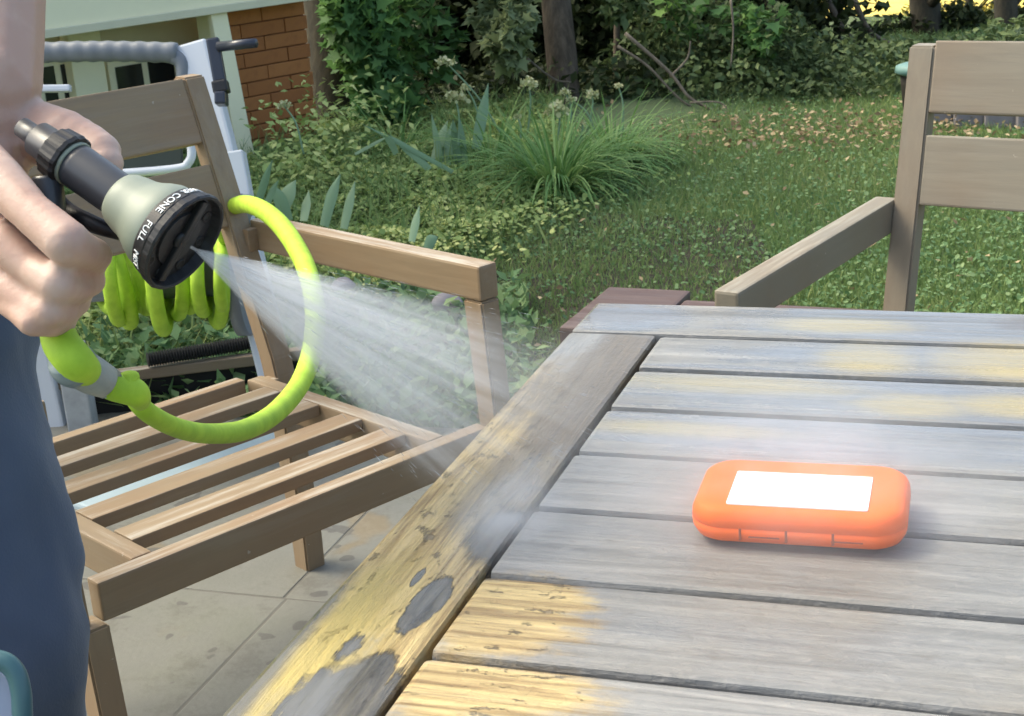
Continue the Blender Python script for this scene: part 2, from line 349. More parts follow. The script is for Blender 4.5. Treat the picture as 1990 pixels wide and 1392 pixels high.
# ================================================================ GROUND
def noisegrid(name, x0, x1, y0, y1, st, m, z=0., amp=.0, bump_fn=None):
    nx = int((x1-x0)/st)+1; ny = int((y1-y0)/st)+1
    X, Y = np.meshgrid(np.linspace(x0, x1, nx), np.linspace(y0, y1, ny)); V = []
    for x, y in zip(X.ravel(), Y.ravel()):
        h = z+amp*mnoise.noise(Vector((x*2, y*2, 3))); 
        if bump_fn: h += bump_fn(x, y)
        V.append((x, y, h))
    F = [(j*nx+i, j*nx+i+1, (j+1)*nx+i+1, (j+1)*nx+i) for j in range(ny-1) for i in range(nx-1)]
    me = bpy.data.meshes.new(name); me.from_pydata(V, [], F); return obj(name, me, m, smooth=True)
def sheet(name, pts, z, m):
    bm = bmesh.new(); bm.faces.new([bm.verts.new((p[0], p[1], z)) for p in pts]); return obj(name, bm, m)
tag(sheet('ground', [(-60, -40), (60, -40), (60, 90), (-60, 90)], -.03, M_['lawn']), 'lawn ground spreading out under the garden', kind='structure')
def bedh(x, y):
    # raised border along the back left
    d = (x*.78 - (y-5.0)*.42)
    h = .05*max(0, min(1, (0.32-d)/.5))*max(0, min(1, (y-2.85)/.8))
    return h
gl = noisegrid('lawn', -4, 6, 2.2, 9.6, .12, M_['lawn'], -.004, .004, bedh)
tag(gl, 'lawn and border soil', kind='structure')
fd = sheet('field', [(-10, 9.7), (20, 9.7), (30, 40), (-20, 40)], -.02, M_['field']); tag(fd, 'field beyond the hedge, yellow sunlight painted into its colour', kind='structure')
fs = sheet('bed_soil', [TB(-3.2, 2.69), TB(-.3, 2.69), TB(-.42, 3.3), TB(-.8, 4.6), TB(-3.2, 5)], .012, M_['bed']); tag(fs, kind='structure')
# patio slabs
patio = empty('patio'); tag(patio, kind='structure')
sub = sheet('patio_base', [TB(-3.5, -.8), TB(3, -.8), TB(3, 2.75), TB(-3.5, 2.70)], .0310, M_['joint']); sub.parent = patio
for r_, (v0, v1, us) in enumerate([(-.75, .15, -.35), (.15, 1.05, -.75), (1.05, 1.955, -.2), (1.955, 2.70, -1.106)]):
    k0 = us-3*.9 if r_ != 3 else us-2*.9
    for k in range(7):
        a = k0+k*.9; b = a+.9
        if a > 2.6 or b < -3.6: continue
        bm = BX((0, 0, 0), (b-a-.004, v1-v0-.004, .04), .002)
        c_ = TB((a+b)/2, (v0+v1)/2, .012+random.uniform(-.0006, .0006)); obj('paving_slab', bm, M_['concrete'], patio, loc=c_, rot=(0, 0, -YT))
# ================================================================ TABLE
TH = .74
tab = empty('garden_table', TB(0, 0, 0), -YT)
tag(tab, 'weathered grey slatted wooden table with wet patches and golden reflections painted into the wood', 'table')
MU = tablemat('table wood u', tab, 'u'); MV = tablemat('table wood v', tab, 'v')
def board(name, u0, u1, v0, v1, m, bev=.0035, zt=TH, th=.026, sub=True):
    bm = BX(((u0+u1)/2, (v0+v1)/2, zt-th/2), (u1-u0, v1-v0, th), bev)
    return obj(name, bm, m, tab)
seams = [1.219, 1.131, 1.041, .951, .855, .758, .661, .563, .466, .369]
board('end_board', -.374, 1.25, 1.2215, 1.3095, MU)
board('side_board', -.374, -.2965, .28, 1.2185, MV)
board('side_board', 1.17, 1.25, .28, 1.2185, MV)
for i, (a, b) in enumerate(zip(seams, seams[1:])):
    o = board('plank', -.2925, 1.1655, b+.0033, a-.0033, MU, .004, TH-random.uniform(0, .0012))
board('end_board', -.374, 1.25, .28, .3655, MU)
for (u0, u1, v0, v1) in ((-.30, -.278, .36, 1.24), (1.15, 1.172, .36, 1.24), (-.27, 1.14, 1.215, 1.24), (-.27, 1.14, .36, .385), (.42, .47, .39, 1.21)):
    grain(obj('apron', BX(((u0+u1)/2, (v0+v1)/2, TH-.075), (u1-u0, v1-v0, .09), .002), M_['sleeper'], tab), 0 if u1-u0 > .1 else 1)
for u in (-.25, 1.12):
    for v in (.41, 1.19): grain(obj('leg', BX((u, v, .372), (.06, .06, .68), .004), M_['chair'], tab), 2)
# ================================================================ CHAIRS  (local: x across, y back, origin at floor below front edge)
def make_chair(loc, rz, m, name='garden_armchair', splay=False, lean=.151):
    c = empty(name, loc, rz)
    def pt(nm, bm, ax): return grain(obj(nm, bm, m, c), ax)
    pt('front_rail', BX((0, .016, .355), (.615, .026, .05)), 0)
    pt('rear_rail', BX((0, .485, .358), (.435, .024, .044)), 0)
    for s in (-1, 1): pt('side_rail', BX((s*.2335, .251, .3555), (.028, .4405, .049)), 1)
    for y0, y1 in ((.078, .123), (.176, .220), (.279, .324), (.378, .419)):
        pt('seat_slat', BX((0, (y0+y1)/2, .371), (.436, y1-y0, .018), .002), 0)
    for s in (-1, 1):
        x0, x1 = (s*.2705, s*.3085) if s > 0 else (s*.3085, s*.2705)
        # back post: lean above seat, leg below
        bp = bmesh.new()
        prof = [(.0, .443, .478), (.10, .441, .480), (.37, .464, .502), (.40, .470, .508), (.840 if lean > .14 else .832, .470+lean, .504+lean)]
        rings = [[bp.verts.new(q) for q in ((x0, a, z), (x1, a, z), (x1, b, z), (x0, b, z))] for z, a, b in prof]
        for r0, r1 in zip(rings, rings[1:]):
            for k in range(4): bp.faces.new((r0[k], r0[(k+1) % 4], r1[(k+1) % 4], r1[k]))
        bp.faces.new(rings[0]); bp.faces.new(rings[-1]); bmesh.ops.bevel(bp, geom=bp.edges, offset=.003, segments=2, affect='EDGES')
        pt('back_post', bp, 2)
        pt('side_stretcher', BX((s*.262, .475, .354), (.025, .028, .03)), 0)
        ax0, ax1 = (.3085, .3425) if s > 0 else (-.3425, -.3085)
        ib = -.00 if s > 0 else .0
        if s < 0 and splay:
            pt('front_leg', leanpost(ax0, ax1, -.038, -.004, -.014, .025, 0, .335), 2)
            pt('arm_post', leanpost(ax0-.024, ax1-.022, -.014, .025, -.001, .038, .336, .5615), 2)
            ax0 -= .024; ax1 -= .024
        else: pt('front_leg', leanpost(ax0, ax1, -.038, -.004, -.001, .038, 0, .5615), 2)
        pt('armrest', BX(((ax0+ax1)/2, .272, .5875), (.034, .545, .050), .004), 1)
        pt('arm_block', BX((s*.2995, .540, .583), (.019, .03, .036), .002), 1)
    L = (.151**2+.442**2)**.5; tl = math.atan2(lean, .442)
    for zc, h in ((.7865, .105), (.6545, .103)):
        y = .468+(zc-.40)*(lean/.442)+.017
        pt('back_rail', BX((0, y, zc), (.541, .022, h), .003, Matrix.Rotation(-tl, 4, 'X')), 0)
    return c
c1 = make_chair((1.0195*math.cos(YC)+1.498*math.sin(YC), -1.0195*math.sin(YC)+1.498*math.cos(YC), .0), -YC, M_['chair'], splay=True)
tag(c1, 'slatted wooden armchair standing left of the table behind the spray', 'armchair', 'wooden garden armchairs')
c2 = make_chair((.535, 1.612, 0), -.612, M_['chair2'], lean=.115)
tag(c2, 'wooden armchair facing across the far side of the table, right of the lawn', 'armchair', 'wooden garden armchairs')
# ================================================================ TIMBER EDGING
for (p0, p1, wd_, h0, nm) in ((TB(-1.165, 3.45) , None, 0, 0, ''),):
    pass
eA = at(1085, 636, .12); eB = at(1168, 560, .12)
yE = math.atan2(eB.x-eA.x, eB.y-eA.y)
def sleeper(corner, length, depth, h, rz, label):
    o = grain(obj('timber_sleeper', BX((length/2, depth/2, h/2), (length, depth, h), .008), M_['sleeper'], loc=corner, rot=(0, 0, rz)), 0, 3, 40)
    tag(o, label, 'timber sleeper', 'timber sleepers edging the lawn'); return o
sa = (at(1290, 566, .12)-at(1168, 560, .12)); aS = math.atan2(sa.y, sa.x)
sleeper((eA.x, eA.y, 0), .21, .34, .12, aS, 'short dark timber sleeper showing past the far left table corner')
e2 = Vector((eA.x, eA.y, 0))+Vector((math.cos(aS), math.sin(aS), 0))*.215
sleeper(e2, 2.4, .27, .118, aS, 'long dark timber sleeper running behind the far table edge')
# ================================================================ HOUSE
hq = Vector((-.95, 6.2, 0)); hd = Vector((.713, .701, 0)).normalized(); hn = Vector((hd.y, -hd.x, 0))   # hn points to camera side
def hs(px, py, off=0.):
    p = hit(px, py, hq+hn*off, hn); return (p-hq).dot(hd), p.z
house = empty('house', hq, math.atan2(hd.y, hd.x)); tag(house, 'cream clad house corner above an orange brick plinth and small basement windows', 'house')
# local: x along hd, y = depth away from camera, z
s0, _ = hs(440, 200); s1, _ = hs(612, 200); sg, _ = hs(560, 5)
_, zf = hs(560, 8, .25)
bw = obj('brick_wall', BX(((s0+s1)/2, .06, .45), (s1-s0-.01, .10, 1.0), 0), M_['mortar'], house)
bmesh_brick = None
row = 0; z = .0; brick_me = None
while z < .80:
    x = s0 - (.11 if row % 2 else 0)
    while x < s1:
        a = max(x, s0); b = min(x+.215, s1)
        if b-a > .03:
            bo = obj('brick', BX((0, 0, 0), (b-a, .02, .053), .003), M_['brick'], bw, loc=((a+b)/2, .0045+random.uniform(-.0015, .0015), z+.0265))
        x += .219
    z += .0575; row += 1
# cladding (overhangs) above brick
sf0, zf0 = hs(85, 72, .12); sf1, zf1 = hs(560, 6, .12)
zf = (zf0+zf1)/2
cl = obj('cladding', BX(((-4+s1)/2, .05, zf+1.3), (s1+4, .34, 2.6), .006), M_['cream'], house)
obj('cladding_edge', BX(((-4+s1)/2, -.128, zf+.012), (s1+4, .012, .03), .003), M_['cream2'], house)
# corner trim board left of bricks
ct0, _ = hs(418, 150); 
obj('trim_board', BX(((ct0+s0)/2-.02, .0, .2), (s0-ct0-.0, .10, zf*2-.41), .004), M_['cream'], house)
_a = hit(424, 40, hq+hn*.10, hn); _b = hit(484, 345, hq+hn*.10, hn); _M = axisM((_a+_b)/2, _b-_a, hn)
_pp = obj('sloping_board', BX((0, 0, 0), (.075, .03, (_b-_a).length+.1), .004), M_['cream'], house); _pp.matrix_local = house.matrix_basis.inverted() @ _M
# recessed cream wall with windows
s_l = -3.8
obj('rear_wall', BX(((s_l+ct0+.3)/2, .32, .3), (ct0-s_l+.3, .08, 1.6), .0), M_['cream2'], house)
for (xa, xb) in ((205, 345), (60, 150)):
    a, zt_ = hs(xa, 118, -.26); b, _ = hs(xb, 118, -.26); zb_ = zt_-.2
    wdw = obj('window_frame', BX(((a+b)/2, .265, (zt_+zb_)/2), (b-a, .03, zt_-zb_), .004), M_['cream'], house)
    nP = 2; pw = (b-a-.03*(nP+1))/nP
    for k in range(nP): obj('pane', BX((a+.03+pw/2+k*(pw+.03), .248, (zt_+zb_)/2), (pw, .008, zt_-zb_-.06), .0), M_['glassdark'], wdw)
obj('pillar', BX((hs(170, 130, -.2)[0], .22, .3), (.14, .06, 1.2), .005), M_['cream'], house)
# ================================================================ HOSE REEL
rl = empty('hose_reel', (-.57, 3.15, 0)); tag(rl, 'pale grey hose reel cart with dark top handle and black crank', 'hose reel')
rel = lambda p: Vector(p)-Vector((-.57, 3.15, 0))
tR = rel(atd(375, 88, 3.12)); bR = rel(atd(545, 760, 3.05)); tL = rel(atd(-60, 100, 3.12)); bL = rel(at(112, 850, 0))
def barq(a, b, wx, wy, m, nm, bev=.006):
    M = axisM(a, b-a, Vector((0, 1, 0))); L = (b-a).length
    return obj(nm, BX((0, 0, L/2), (wx, wy, L), bev), m, rl) if False else obj(nm, box(bmesh.new(), (0, 0, 0), (wx, wy, L), bev, None), m, rl, loc=(a+b)/2, rot=M.to_euler())
barq(bR, tR, .066, .05, M_['reel_grey'], 'frame_post'); barq(bL, tL, .055, .05, M_['reel_grey'], 'frame_post')
# dark wavy handle
hb = bmesh.new(); hp = []
for i in range(60):
    t = i/59; px = -40+t*385; py = 108+(-8*math.sin(t*2.5)); hp.append((px, py))
vs_t = []; 
P3 = [rel(atd(px, py, 3.10)) for px, py in hp]
sx = 1/ (FPX/3.10)
rads = [ (20+.9*math.sin(i*1.35))*sx for i in range(60)]
tube(hb, P3, rads, 12)
tube4(hb, [(*rel(atd(*q, 3.10)), r_*sx) for q, r_ in (((325, 104), 16), ((352, 120), 15), ((356, 150), 14), ((352, 190), 13))], 5, 10)
obj('handle', hb, M_['reel_dark'], rl, True)
# crank
D = 2.98; k = D/FPX
cr = bmesh.new(); 
def pbar(bm, a, b, wx, wy, bev=.004):
    M = axisM((a+b)/2, b-a, fw); box(bm, (0, 0, 0), (wx, wy, (b-a).length), bev, None)
    return bm
def quadbar(a, b, wpx, dep, m, nm, D=D, parent=None, bev=.004):
    A = rel(atd(*a, D)); B = rel(atd(*b, D)); M = axisM((A+B)/2, B-A, fw)
    o = obj(nm, BX((0, 0, 0), (wpx*D/FPX, dep, (B-A).length), bev), m, parent or rl); o.matrix_local = M; return o
ck = quadbar((413, 75), (428, 160), 25, .02, M_['crank'], 'crank_arm')
ch = obj('crank_handle', tube(bmesh.new(), [rel(atd(425, 91, D-.01)), rel(atd(497, 84, D-.05))], [10*k, 9*k], 14), M_['crank'], rl, True)
quadbar((427, 158), (432, 182), 30, .035, M_['black'], 'crank_hub'); quadbar((430, 180), (431, 205), 22, .04, M_['crank'], 'crank_hub')
quadbar((458, 296), (474, 386), 34, .05, M_['reel_grey'], 'bracket', 3.0)
# rounded light ring panel seen between back rails
rg = bmesh.new(); pr = [(120, 262), (330, 250), (360, 262), (372, 290), (366, 316), (330, 330), (120, 345)]
tube4(rg, [(*rel(atd(x, y, 3.0)), 9*3.0/FPX) for x, y in pr], 5, 8); obj('cross_frame', rg, M_['reel_grey'], rl, True)
quadbar((-20, 305), (355, 288), 80, .01, simple('dark green plastic', (.03, .04, .028), .5), 'rear_panel', 3.05)
quadbar((-60, 175), (138, 172), 14, .02, M_['reel_grey'], 'cross_bar', 3.05)
# drum core
dr = tube(bmesh.new(), [rel(atd(150, 520, 3.0)), rel(atd(470, 505, 3.0))], .07, 20); obj('drum', dr, M_['reel_dark'], rl, True)
for px in (470,):
    o = obj('drum_flange', lathe([(-.012, .135), (-.012, .14), (.012, .14), (.012, .135)], 40), M_['reel_dark'], rl, True); dq = rel(atd(px, 515, 3.0)); o.matrix_local = axisM(dq, (rel(atd(470, 505, 3.0))-rel(atd(150, 520, 3.0))))
sp = obj('weathered_post', BX((0, 0, .1), (.055, .05, .25), .004), M_['stain'], loc=at(168, 862, 0)); tag(sp, 'short stained grey post beside the left foot of the hose reel', 'post')
# ================================================================ HOSE
hose = empty('garden_hose', (-.3, 1.0, 0)); tag(hose, 'lime green fabric hose looping from the gripped nozzle to the coils on the reel', 'hose')
hrel = lambda p: Vector(p)-Vector((-.3, 1.0, 0))
def H(px, py, D, rp): return (*hrel(atd(px, py, D)), rp*D/FPX)
loop = [H(255, 762, .985, 20), H(285, 800, 1.0, 19.5), H(345, 832, 1.08, 19.5), H(410, 843, 1.2, 20), H(480, 834, 1.33, 20.5), H(540, 798, 1.47, 20.5), H(585, 742, 1.6, 20), H(608, 672, 1.72, 20), H(612, 600, 1.84, 20), H(598, 530, 1.95, 19.5), H(572, 475, 2.05, 19.5), H(538, 430, 2.15, 19), H(500, 403, 2.25, 18), H(465, 398, 2.4, 17), H(430, 420, 2.6, 15), H(440, 470, 2.9, 14)]
obj('hose_tube', tube4(bmesh.new(), loop, 8, 18), M_['hose'], hose, True)
obj('hose_end', tube4(bmesh.new(), [H(112, 560, .885, 30), H(112, 640, .882, 34), H(122, 672, .874, 37), H(148, 704, .872, 37), H(172, 726, .90, 30)], 6, 24), M_['hose'], hose, True)
obj('connector', tube4(bmesh.new(), [H(126, 694, .874, 38), H(136, 704, .878, 45), H(148, 712, .882, 45), H(160, 720, .885, 41)], 4, 28), M_['connector'], hose, True)
obj('sleeve', tube4(bmesh.new(), [H(152, 714, .89, 40), H(180, 730, .90, 38), H(205, 742, .91, 33), H(212, 746, .91, 32)], 4, 24), M_['connector2'], hose, True)
obj('hose_cuff', tube4(bmesh.new(), [H(196, 738, .915, 30), H(222, 752, .92, 28), H(248, 758, .925, 29), H(264, 765, .93, 27), H(272, 778, .95, 21)], 6, 24), M_['hose'], hose, True)
obj('hose_cuff', tube4(bmesh.new(), [H(236, 762, .93, 22), H(246, 748, .925, 25), H(258, 742, .925, 23), H(266, 744, .925, 14)], 4, 18), M_['hose'], hose, True)
# coils: bottoms as in photo
D3 = 2.85
coils = [(222, 232, 622, 15, -30), (205, 252, 628, 15, -26), (262, 268, 596, 14, -10), (300, 318, 640, 16, -14), (338, 346, 612, 14, 0), (366, 370, 600, 13, 2), (392, 396, 606, 14, -4), (416, 424, 628, 14, 2), (240, 284, 602, 13, -34), (320, 300, 600, 13, 8), (186, 214, 600, 14, -40), (250, 246, 612, 13, 12), (440, 436, 600, 13, -2)]
for i, (xt, xb, yb, rp, ln) in enumerate(coils):
    bm = bmesh.new(); pts = []
    for a in range(0, 25):
        th = a/24*2*math.pi; cx_ = (xt+xb)/2; yc_ = 535; ry = yb-yc_
        t_ = math.cos(th)  # -1 top..1 bottom
        px = xb*(1+t_)/2+(xt+ln*.3)*(1-t_)/2; py = yc_+ry*t_+3*math.sin(th); px += 13*math.sin(th)*(1 if i % 3 else -.8); Dd = 2.93+.05*(i % 3)-.12*math.sin(th)
        pts.append(H(px, py, Dd, rp))
    tube(bm, [Vector(p[:3]) for p in pts], [p[3]*(1+.03*mnoise.noise(Vector((i*3.1, k_*.35, 0)))) for k_, p in enumerate(pts)], 12, False); obj('coil', bm, M_['hose'], hose, True)
# ================================================================ RAISED EDGE, PIPE, MISC BEHIND LEFT CHAIR
e0 = at(190, 728, .13); e1 = at(500, 690, .13)
dE = (e1-e0); eo = grain(obj('bed_edging', BX((dE.length*.4, .012, .118), (dE.length*1.9, .03, .024), .003), M_['edging'], loc=(e0.x, e0.y, 0), rot=(0, 0, math.atan2(dE.y, dE.x))), 0)
tag(eo, 'thin brown wooden edging capping a dark raised bed behind the left chair', 'edging')
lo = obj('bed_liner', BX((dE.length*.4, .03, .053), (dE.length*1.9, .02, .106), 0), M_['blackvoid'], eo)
pip = empty('corrugated_pipe', at(300, 690, .14)); tag(pip, 'thin black ribbed pipe lying on the raised bed under the hose coils', 'pipe')
pa = at(285, 700, .15); pb = at(500, 664, .15); prel = lambda p: p-at(300, 690, .14)
n_ = 40; bm = bmesh.new(); tube(bm, [prel(pa.lerp(pb, i/(n_*2))) for i in range(n_*2+1)], [.018 if i % 2 else .013 for i in range(n_*2+1)], 12); obj('pipe_body', bm, simple('black pipe', (.03, .03, .03), .35), pip)
bq0 = at(215, 985, .06); bq1 = at(640, 790, .06); dq = bq1-bq0
bl = obj('plastic_board', BX((dq.length/2, .06, .03), (dq.length, .13, .03), .006), M_['bluepl'], loc=(bq0.x, bq0.y, .0), rot=(0, 0, math.atan2(dq.y, dq.x))); tag(bl, 'pale blue grey plastic board lying on the ground beneath the slatted seat', 'board')
# ================================================================ TEAL CHAIR bottom-left
tc = empty('patio_chair', atd(0, 1392, .8).xy.to_3d()); tag(tc, 'teal metal framed chair back corner at the bottom left, in front of the jeans', 'chair')
trel = lambda p: p-tc.location
T_ = lambda px, py, D=.82: (*trel(atd(px, py, D)), 20*D/FPX)
obj('frame', tube4(bmesh.new(), [T_(-700, 1500), T_(-690, 1330), T_(-640, 1285), T_(-560, 1278), T_(-100, 1280), T_(-10, 1282), T_(25, 1300), T_(40, 1340), T_(44, 1400), T_(50, 1560)], 8, 14), M_['teal'], tc, True)
pb_ = [trel(atd(*q, .83)) for q in ((-680, 1900), (24, 1800), (24, 1330), (-8, 1300), (-640, 1306), (-670, 1340))]
bm = bmesh.new(); bm.faces.new([bm.verts.new(p) for p in pb_]); r = bmesh.ops.extrude_face_region(bm, geom=bm.faces[:]); bmesh.ops.translate(bm, vec=fw*.006, verts=[v for v in r['geom'] if isinstance(v, bmesh.types.BMVert)]); obj('back_panel', bm, M_['lav'], tc)
lgA = trel(atd(50, 1560, .82)); lgB = trel(atd(-700, 1500, .82))
for q in (lgA, lgB):
    for oy in (0, -.4):
        g0 = Vector((q.x, q.y+oy, q.z if oy == 0 else -.0+.42))
        obj('leg', tube(bmesh.new(), [g0, Vector((q.x, q.y+oy-.02, .01))], .012, 12), M_['teal'], tc, True)
obj('seat', BX(((lgA.x+lgB.x)/2, (lgA.y+lgB.y)/2-.2, .42), (abs(lgA.x-lgB.x), .42, .02), .006), M_['lav'], tc)
# ================================================================ PORTABLE DRIVE
dv = empty('portable_drive', TB(-.122, .858, TH), -YT+.035); tag(dv, 'orange rubber-cased portable drive with blank white top plate lying on the table', 'portable drive')
L_, W_, Hh = .127, .084, .025
bm = bmesh.new()
def rrect(hx, hy, r, z, n=8):
    o = []
    for cx_, cy_, a0 in ((hx-r, hy-r, 0), (-hx+r, hy-r, 90), (-hx+r, -hy+r, 180), (hx-r, -hy+r, 270)):
        for k in range(n+1):
            a = R(a0+90*k/n); o.append((cx_+r*math.cos(a), cy_+r*math.sin(a), z))
    return o
prof = [(.0015, -.0075), (.004, -.003), (.0085, -.0005), (.0125, 0), (.0128, -.0006), (.0134, -.0006), (.0138, 0), (.0188, -.0004), (.0222, -.0018), (.0242, -.0044), (.025, -.0085), (.025, -.018)]
rings = [[bm.verts.new(p) for p in rrect(L_/2+o_, W_/2+o_, max(.021+o_, .004), z_)] for z_, o_ in prof]
for a, b in zip(rings, rings[1:]):
    n = len(a)
    for k in range(n): bm.faces.new((a[k], a[(k+1) % n], b[(k+1) % n], b[k]))
bm.faces.new(rings[0][::-1]); bm.faces.new(rings[-1])
obj('rubber_case', bm, M_['orange'], dv, True)
lb = bmesh.new(); rr_ = [lb.verts.new(p) for p in rrect(.0412, .0250, .0015, 0, 3)]; lb.faces.new(rr_)
r = bmesh.ops.extrude_face_region(lb, geom=lb.faces[:]); bmesh.ops.translate(lb, vec=(0, 0, .0014), verts=[v for v in r['geom'] if isinstance(v, bmesh.types.BMVert)])
obj('top_plate', lb, M_['silver'], dv, loc=(.000, -.0085, .0243))
for x in (-.032, -.005, .022):
    obj('groove', BX((x, -W_/2+.0006, .0098), (.0014, .0016, .0075), .0002), simple('groove', (.35, .07, .02), .6), dv)
for x in (-.018, .03): obj('groove', BX((x, -W_/2+.0004, .0085), (.018, .001, .0008), 0), bpy.data.materials['groove'], dv)
# ================================================================ NOZZLE
F0 = atd(362, 474, .86); Bk = atd(114, 301, .873)
ax_ = (F0-Bk).normalized(); ax_ = (ax_ - fw*.13).normalized()
NM = axisM(F0, ax_, -dn)      # local z forward, y roughly up on screen
nz = empty('spray_nozzle'); nz.matrix_world = NM; tag(nz, 'black and pale grey-green hose spray nozzle gripped in the hand', 'spray nozzle')
u_ = .86/FPX
def lp(prof, seg=56, wob=None): return lathe([((z if z > -50 else -50+(z+50)*1.07)*u_, r*u_) for z, r in prof], seg, None, wob)
obj('valve_stem', lp([(-425, 16), (-423, 21), (-385, 22), (-372, 24)]), M_['dark'], nz, True)
obj('valve_cap', lp([(-384, 30), (-380, 36), (-338, 38), (-332, 42)]), M_['dark'], nz, True)
obj('lock_ring', lp([(-336, 44), (-333, 52), (-300, 56), (-292, 54), (-290, 46)], 56, lambda z, a: .02*math.copysign(1, math.sin(a*14))), M_['black'], nz, False)
obj('trim_ring', lp([(-292, 45), (-291, 48), (-284, 48), (-283, 45)]), M_['palegreen'], nz, True)
obj('barrel', lp([(-285, 41), (-284, 45), (-270, 46), (-170, 45), (-150, 45)]), M_['dark'], nz, True)
obj('collar', lp([(-168, 46), (-166, 52), (-158, 57), (-140, 62), (-120, 66), (-105, 72), (-88, 82), (-70, 90), (-52, 93), (-45, 92)]), M_['palegreen'], nz, True)
def rib(z, a): return 0.005*(1 if math.sin(a*20) > 0 else -1) if -22*u_ < z < -2*u_ else 0
hd_ = obj('dial_head', lp([(-50, 88), (-50, 95), (-47, 97), (-24, 102), (-21, 101), (-19, 105), (-5, 107), (0, 105), (1, 101), (-2, 98), (-20, 93), (-21, 60), (-16, 58), (-16, 20), (-18, 18)], 120, rib), M_['black'], nz, False)
for a0 in range(0, 360, 45):
    obj('nozzle_port', lathe([(-.0012, .0034), (.0002, .0036), (.0003, .0026), (-.0008, .0022)], 16), M_['black'], nz, True, loc=(78*u_*math.cos(R(a0)), 78*u_*math.sin(R(a0)), -19*u_))
obj('face_bar', BX((0, 0, -13*u_), (20*u_, 180*u_, 16*u_), .001), M_['black'], nz)
ctr = obj('centre_port', lathe([(-.006, .006), (-.002, .005), (-.002, .003), (-.003, .002)], 20), M_['black'], nz, True)
# lettering wrapped on dial band
def wrap_text(word, ang, size, r0, z0):
    cu = bpy.data.curves.new('t', 'FONT'); cu.body = word; cu.size = size; cu.extrude = .0002; cu.align_x = 'CENTER'; cu.align_y = 'CENTER'; cu.resolution_u = 3
    to = bpy.data.objects.new('t', cu); C.objects.link(to); dg = bpy.context.evaluated_depsgraph_get(); me = bpy.data.meshes.new_from_object(to.evaluated_get(dg))
    bpy.data.objects.remove(to)
    for v in me.vertices:
        x, y, z = v.co; rr = r0(z0+y)+z+.0003; a = ang+x/r0(z0); v.co = (rr*math.cos(a), rr*math.sin(a), z0+y)
    me.name = 'lettering'; return obj('lettering', me, M_['white'], nz)
r0 = lambda z: (97+(z/u_+47)*5/23)*u_
# text reads with tops towards the front; angle increases along reading direction
LETT = [('SHOWER', 92, ), ('CONE', 139), ('FULL', 181), ('MIST', 219)]
for wd2, an in LETT: wrap_text(wd2, R(an), 21*u_, r0, -36*u_)
# trigger + handle
def nl(px, py, D): return NM.inverted() @ atd(px, py, D)
tg = bmesh.new(); q = spline([(*nl(108, 380, .90), 13*u_), (*nl(135, 410, .90), 16*u_), (*nl(180, 435, .89), 18*u_), (*nl(235, 455, .89), 14*u_)], 6); tube(tg, [Vector(p[:3]) for p in q], [p[3] for p in q], 12); obj('trigger', tg, M_['black'], nz, True)
hg = bmesh.new(); q = spline([(*nl(92, 345, .885), 30*u_), (*nl(95, 390, .885), 32*u_), (*nl(98, 460, .885), 30*u_), (*nl(108, 540, .885), 27*u_), (*nl(112, 610, .882), 28*u_)], 6); tube(hg, [Vector(p[:3]) for p in q], [p[3] for p in q], 18); obj('grip', hg, M_['dark'], nz, True)
# ================================================================ PERSON
def capset(bm, chain, step=.45):
    """chain of (Vector, r) merged balls"""
    for (p, r0_), (q, r1_) in zip(chain, chain[1:]):
        d = (q-p).length; n = max(1, int(d/(min(r0_, r1_)*step)))
        for i in range(n+1):
            t = i/n; bmesh.ops.create_icosphere(bm, subdivisions=2, radius=r0_+(r1_-r0_)*t, matrix=Matrix.Translation(p.lerp(q, t)))
def ell(bm, c, r):
    bmesh.ops.create_icosphere(bm, subdivisions=3, radius=1, matrix=Matrix.Translation(c) @ Matrix.Diagonal((*r, 1)))
def remesh(o, vox, it=6, fac=.5):
    m = o.modifiers.new('r', 'REMESH'); m.mode = 'VOXEL'; m.voxel_size = vox; m.use_smooth_shade = True
    s = o.modifiers.new('s', 'SMOOTH'); s.iterations = it; s.factor = fac
    return o
person = empty('person', (-.55, 1.1, 0)); tag(person, 'person in blue jeans reaching in from the left, hand gripping a hose nozzle', 'person')
pr_ = lambda v: Vector(v)-Vector((-.55, 1.1, 0))
def K(px, py, D, rp): return (pr_(atd(px, py, D)), rp*D/FPX)
bm = bmesh.new()
elbow = Vector((-.40, 1.02, 1.34)); shoulder = Vector((-.50, 1.22, 1.52))
capset(bm, [K(-45, 175, .955, 126), K(-38, 60, .975, 124), K(-36, 0, .985, 123), (pr_(elbow), .044)], .12)
capset(bm, [(pr_(elbow), .044), (pr_(shoulder), .055)])
# palm / back of hand
capset(bm, [K(-45, 170, .955, 124), K(-60, 290, .945, 100), K(-60, 400, .925, 86), K(-45, 480, .905, 74)])
capset(bm, [K(0, 262, .965, 70), K(-14, 330, .955, 70), K(-14, 430, .935, 66), K(10, 500, .92, 60), K(30, 560, .91, 44)])
# thumb behind the barrel
capset(bm, [K(-15, 262, .965, 78), K(70, 258, .96, 66), K(125, 268, .945, 58), K(170, 284, .938, 48), K(196, 296, .93, 41), K(205, 318, .925, 37)])
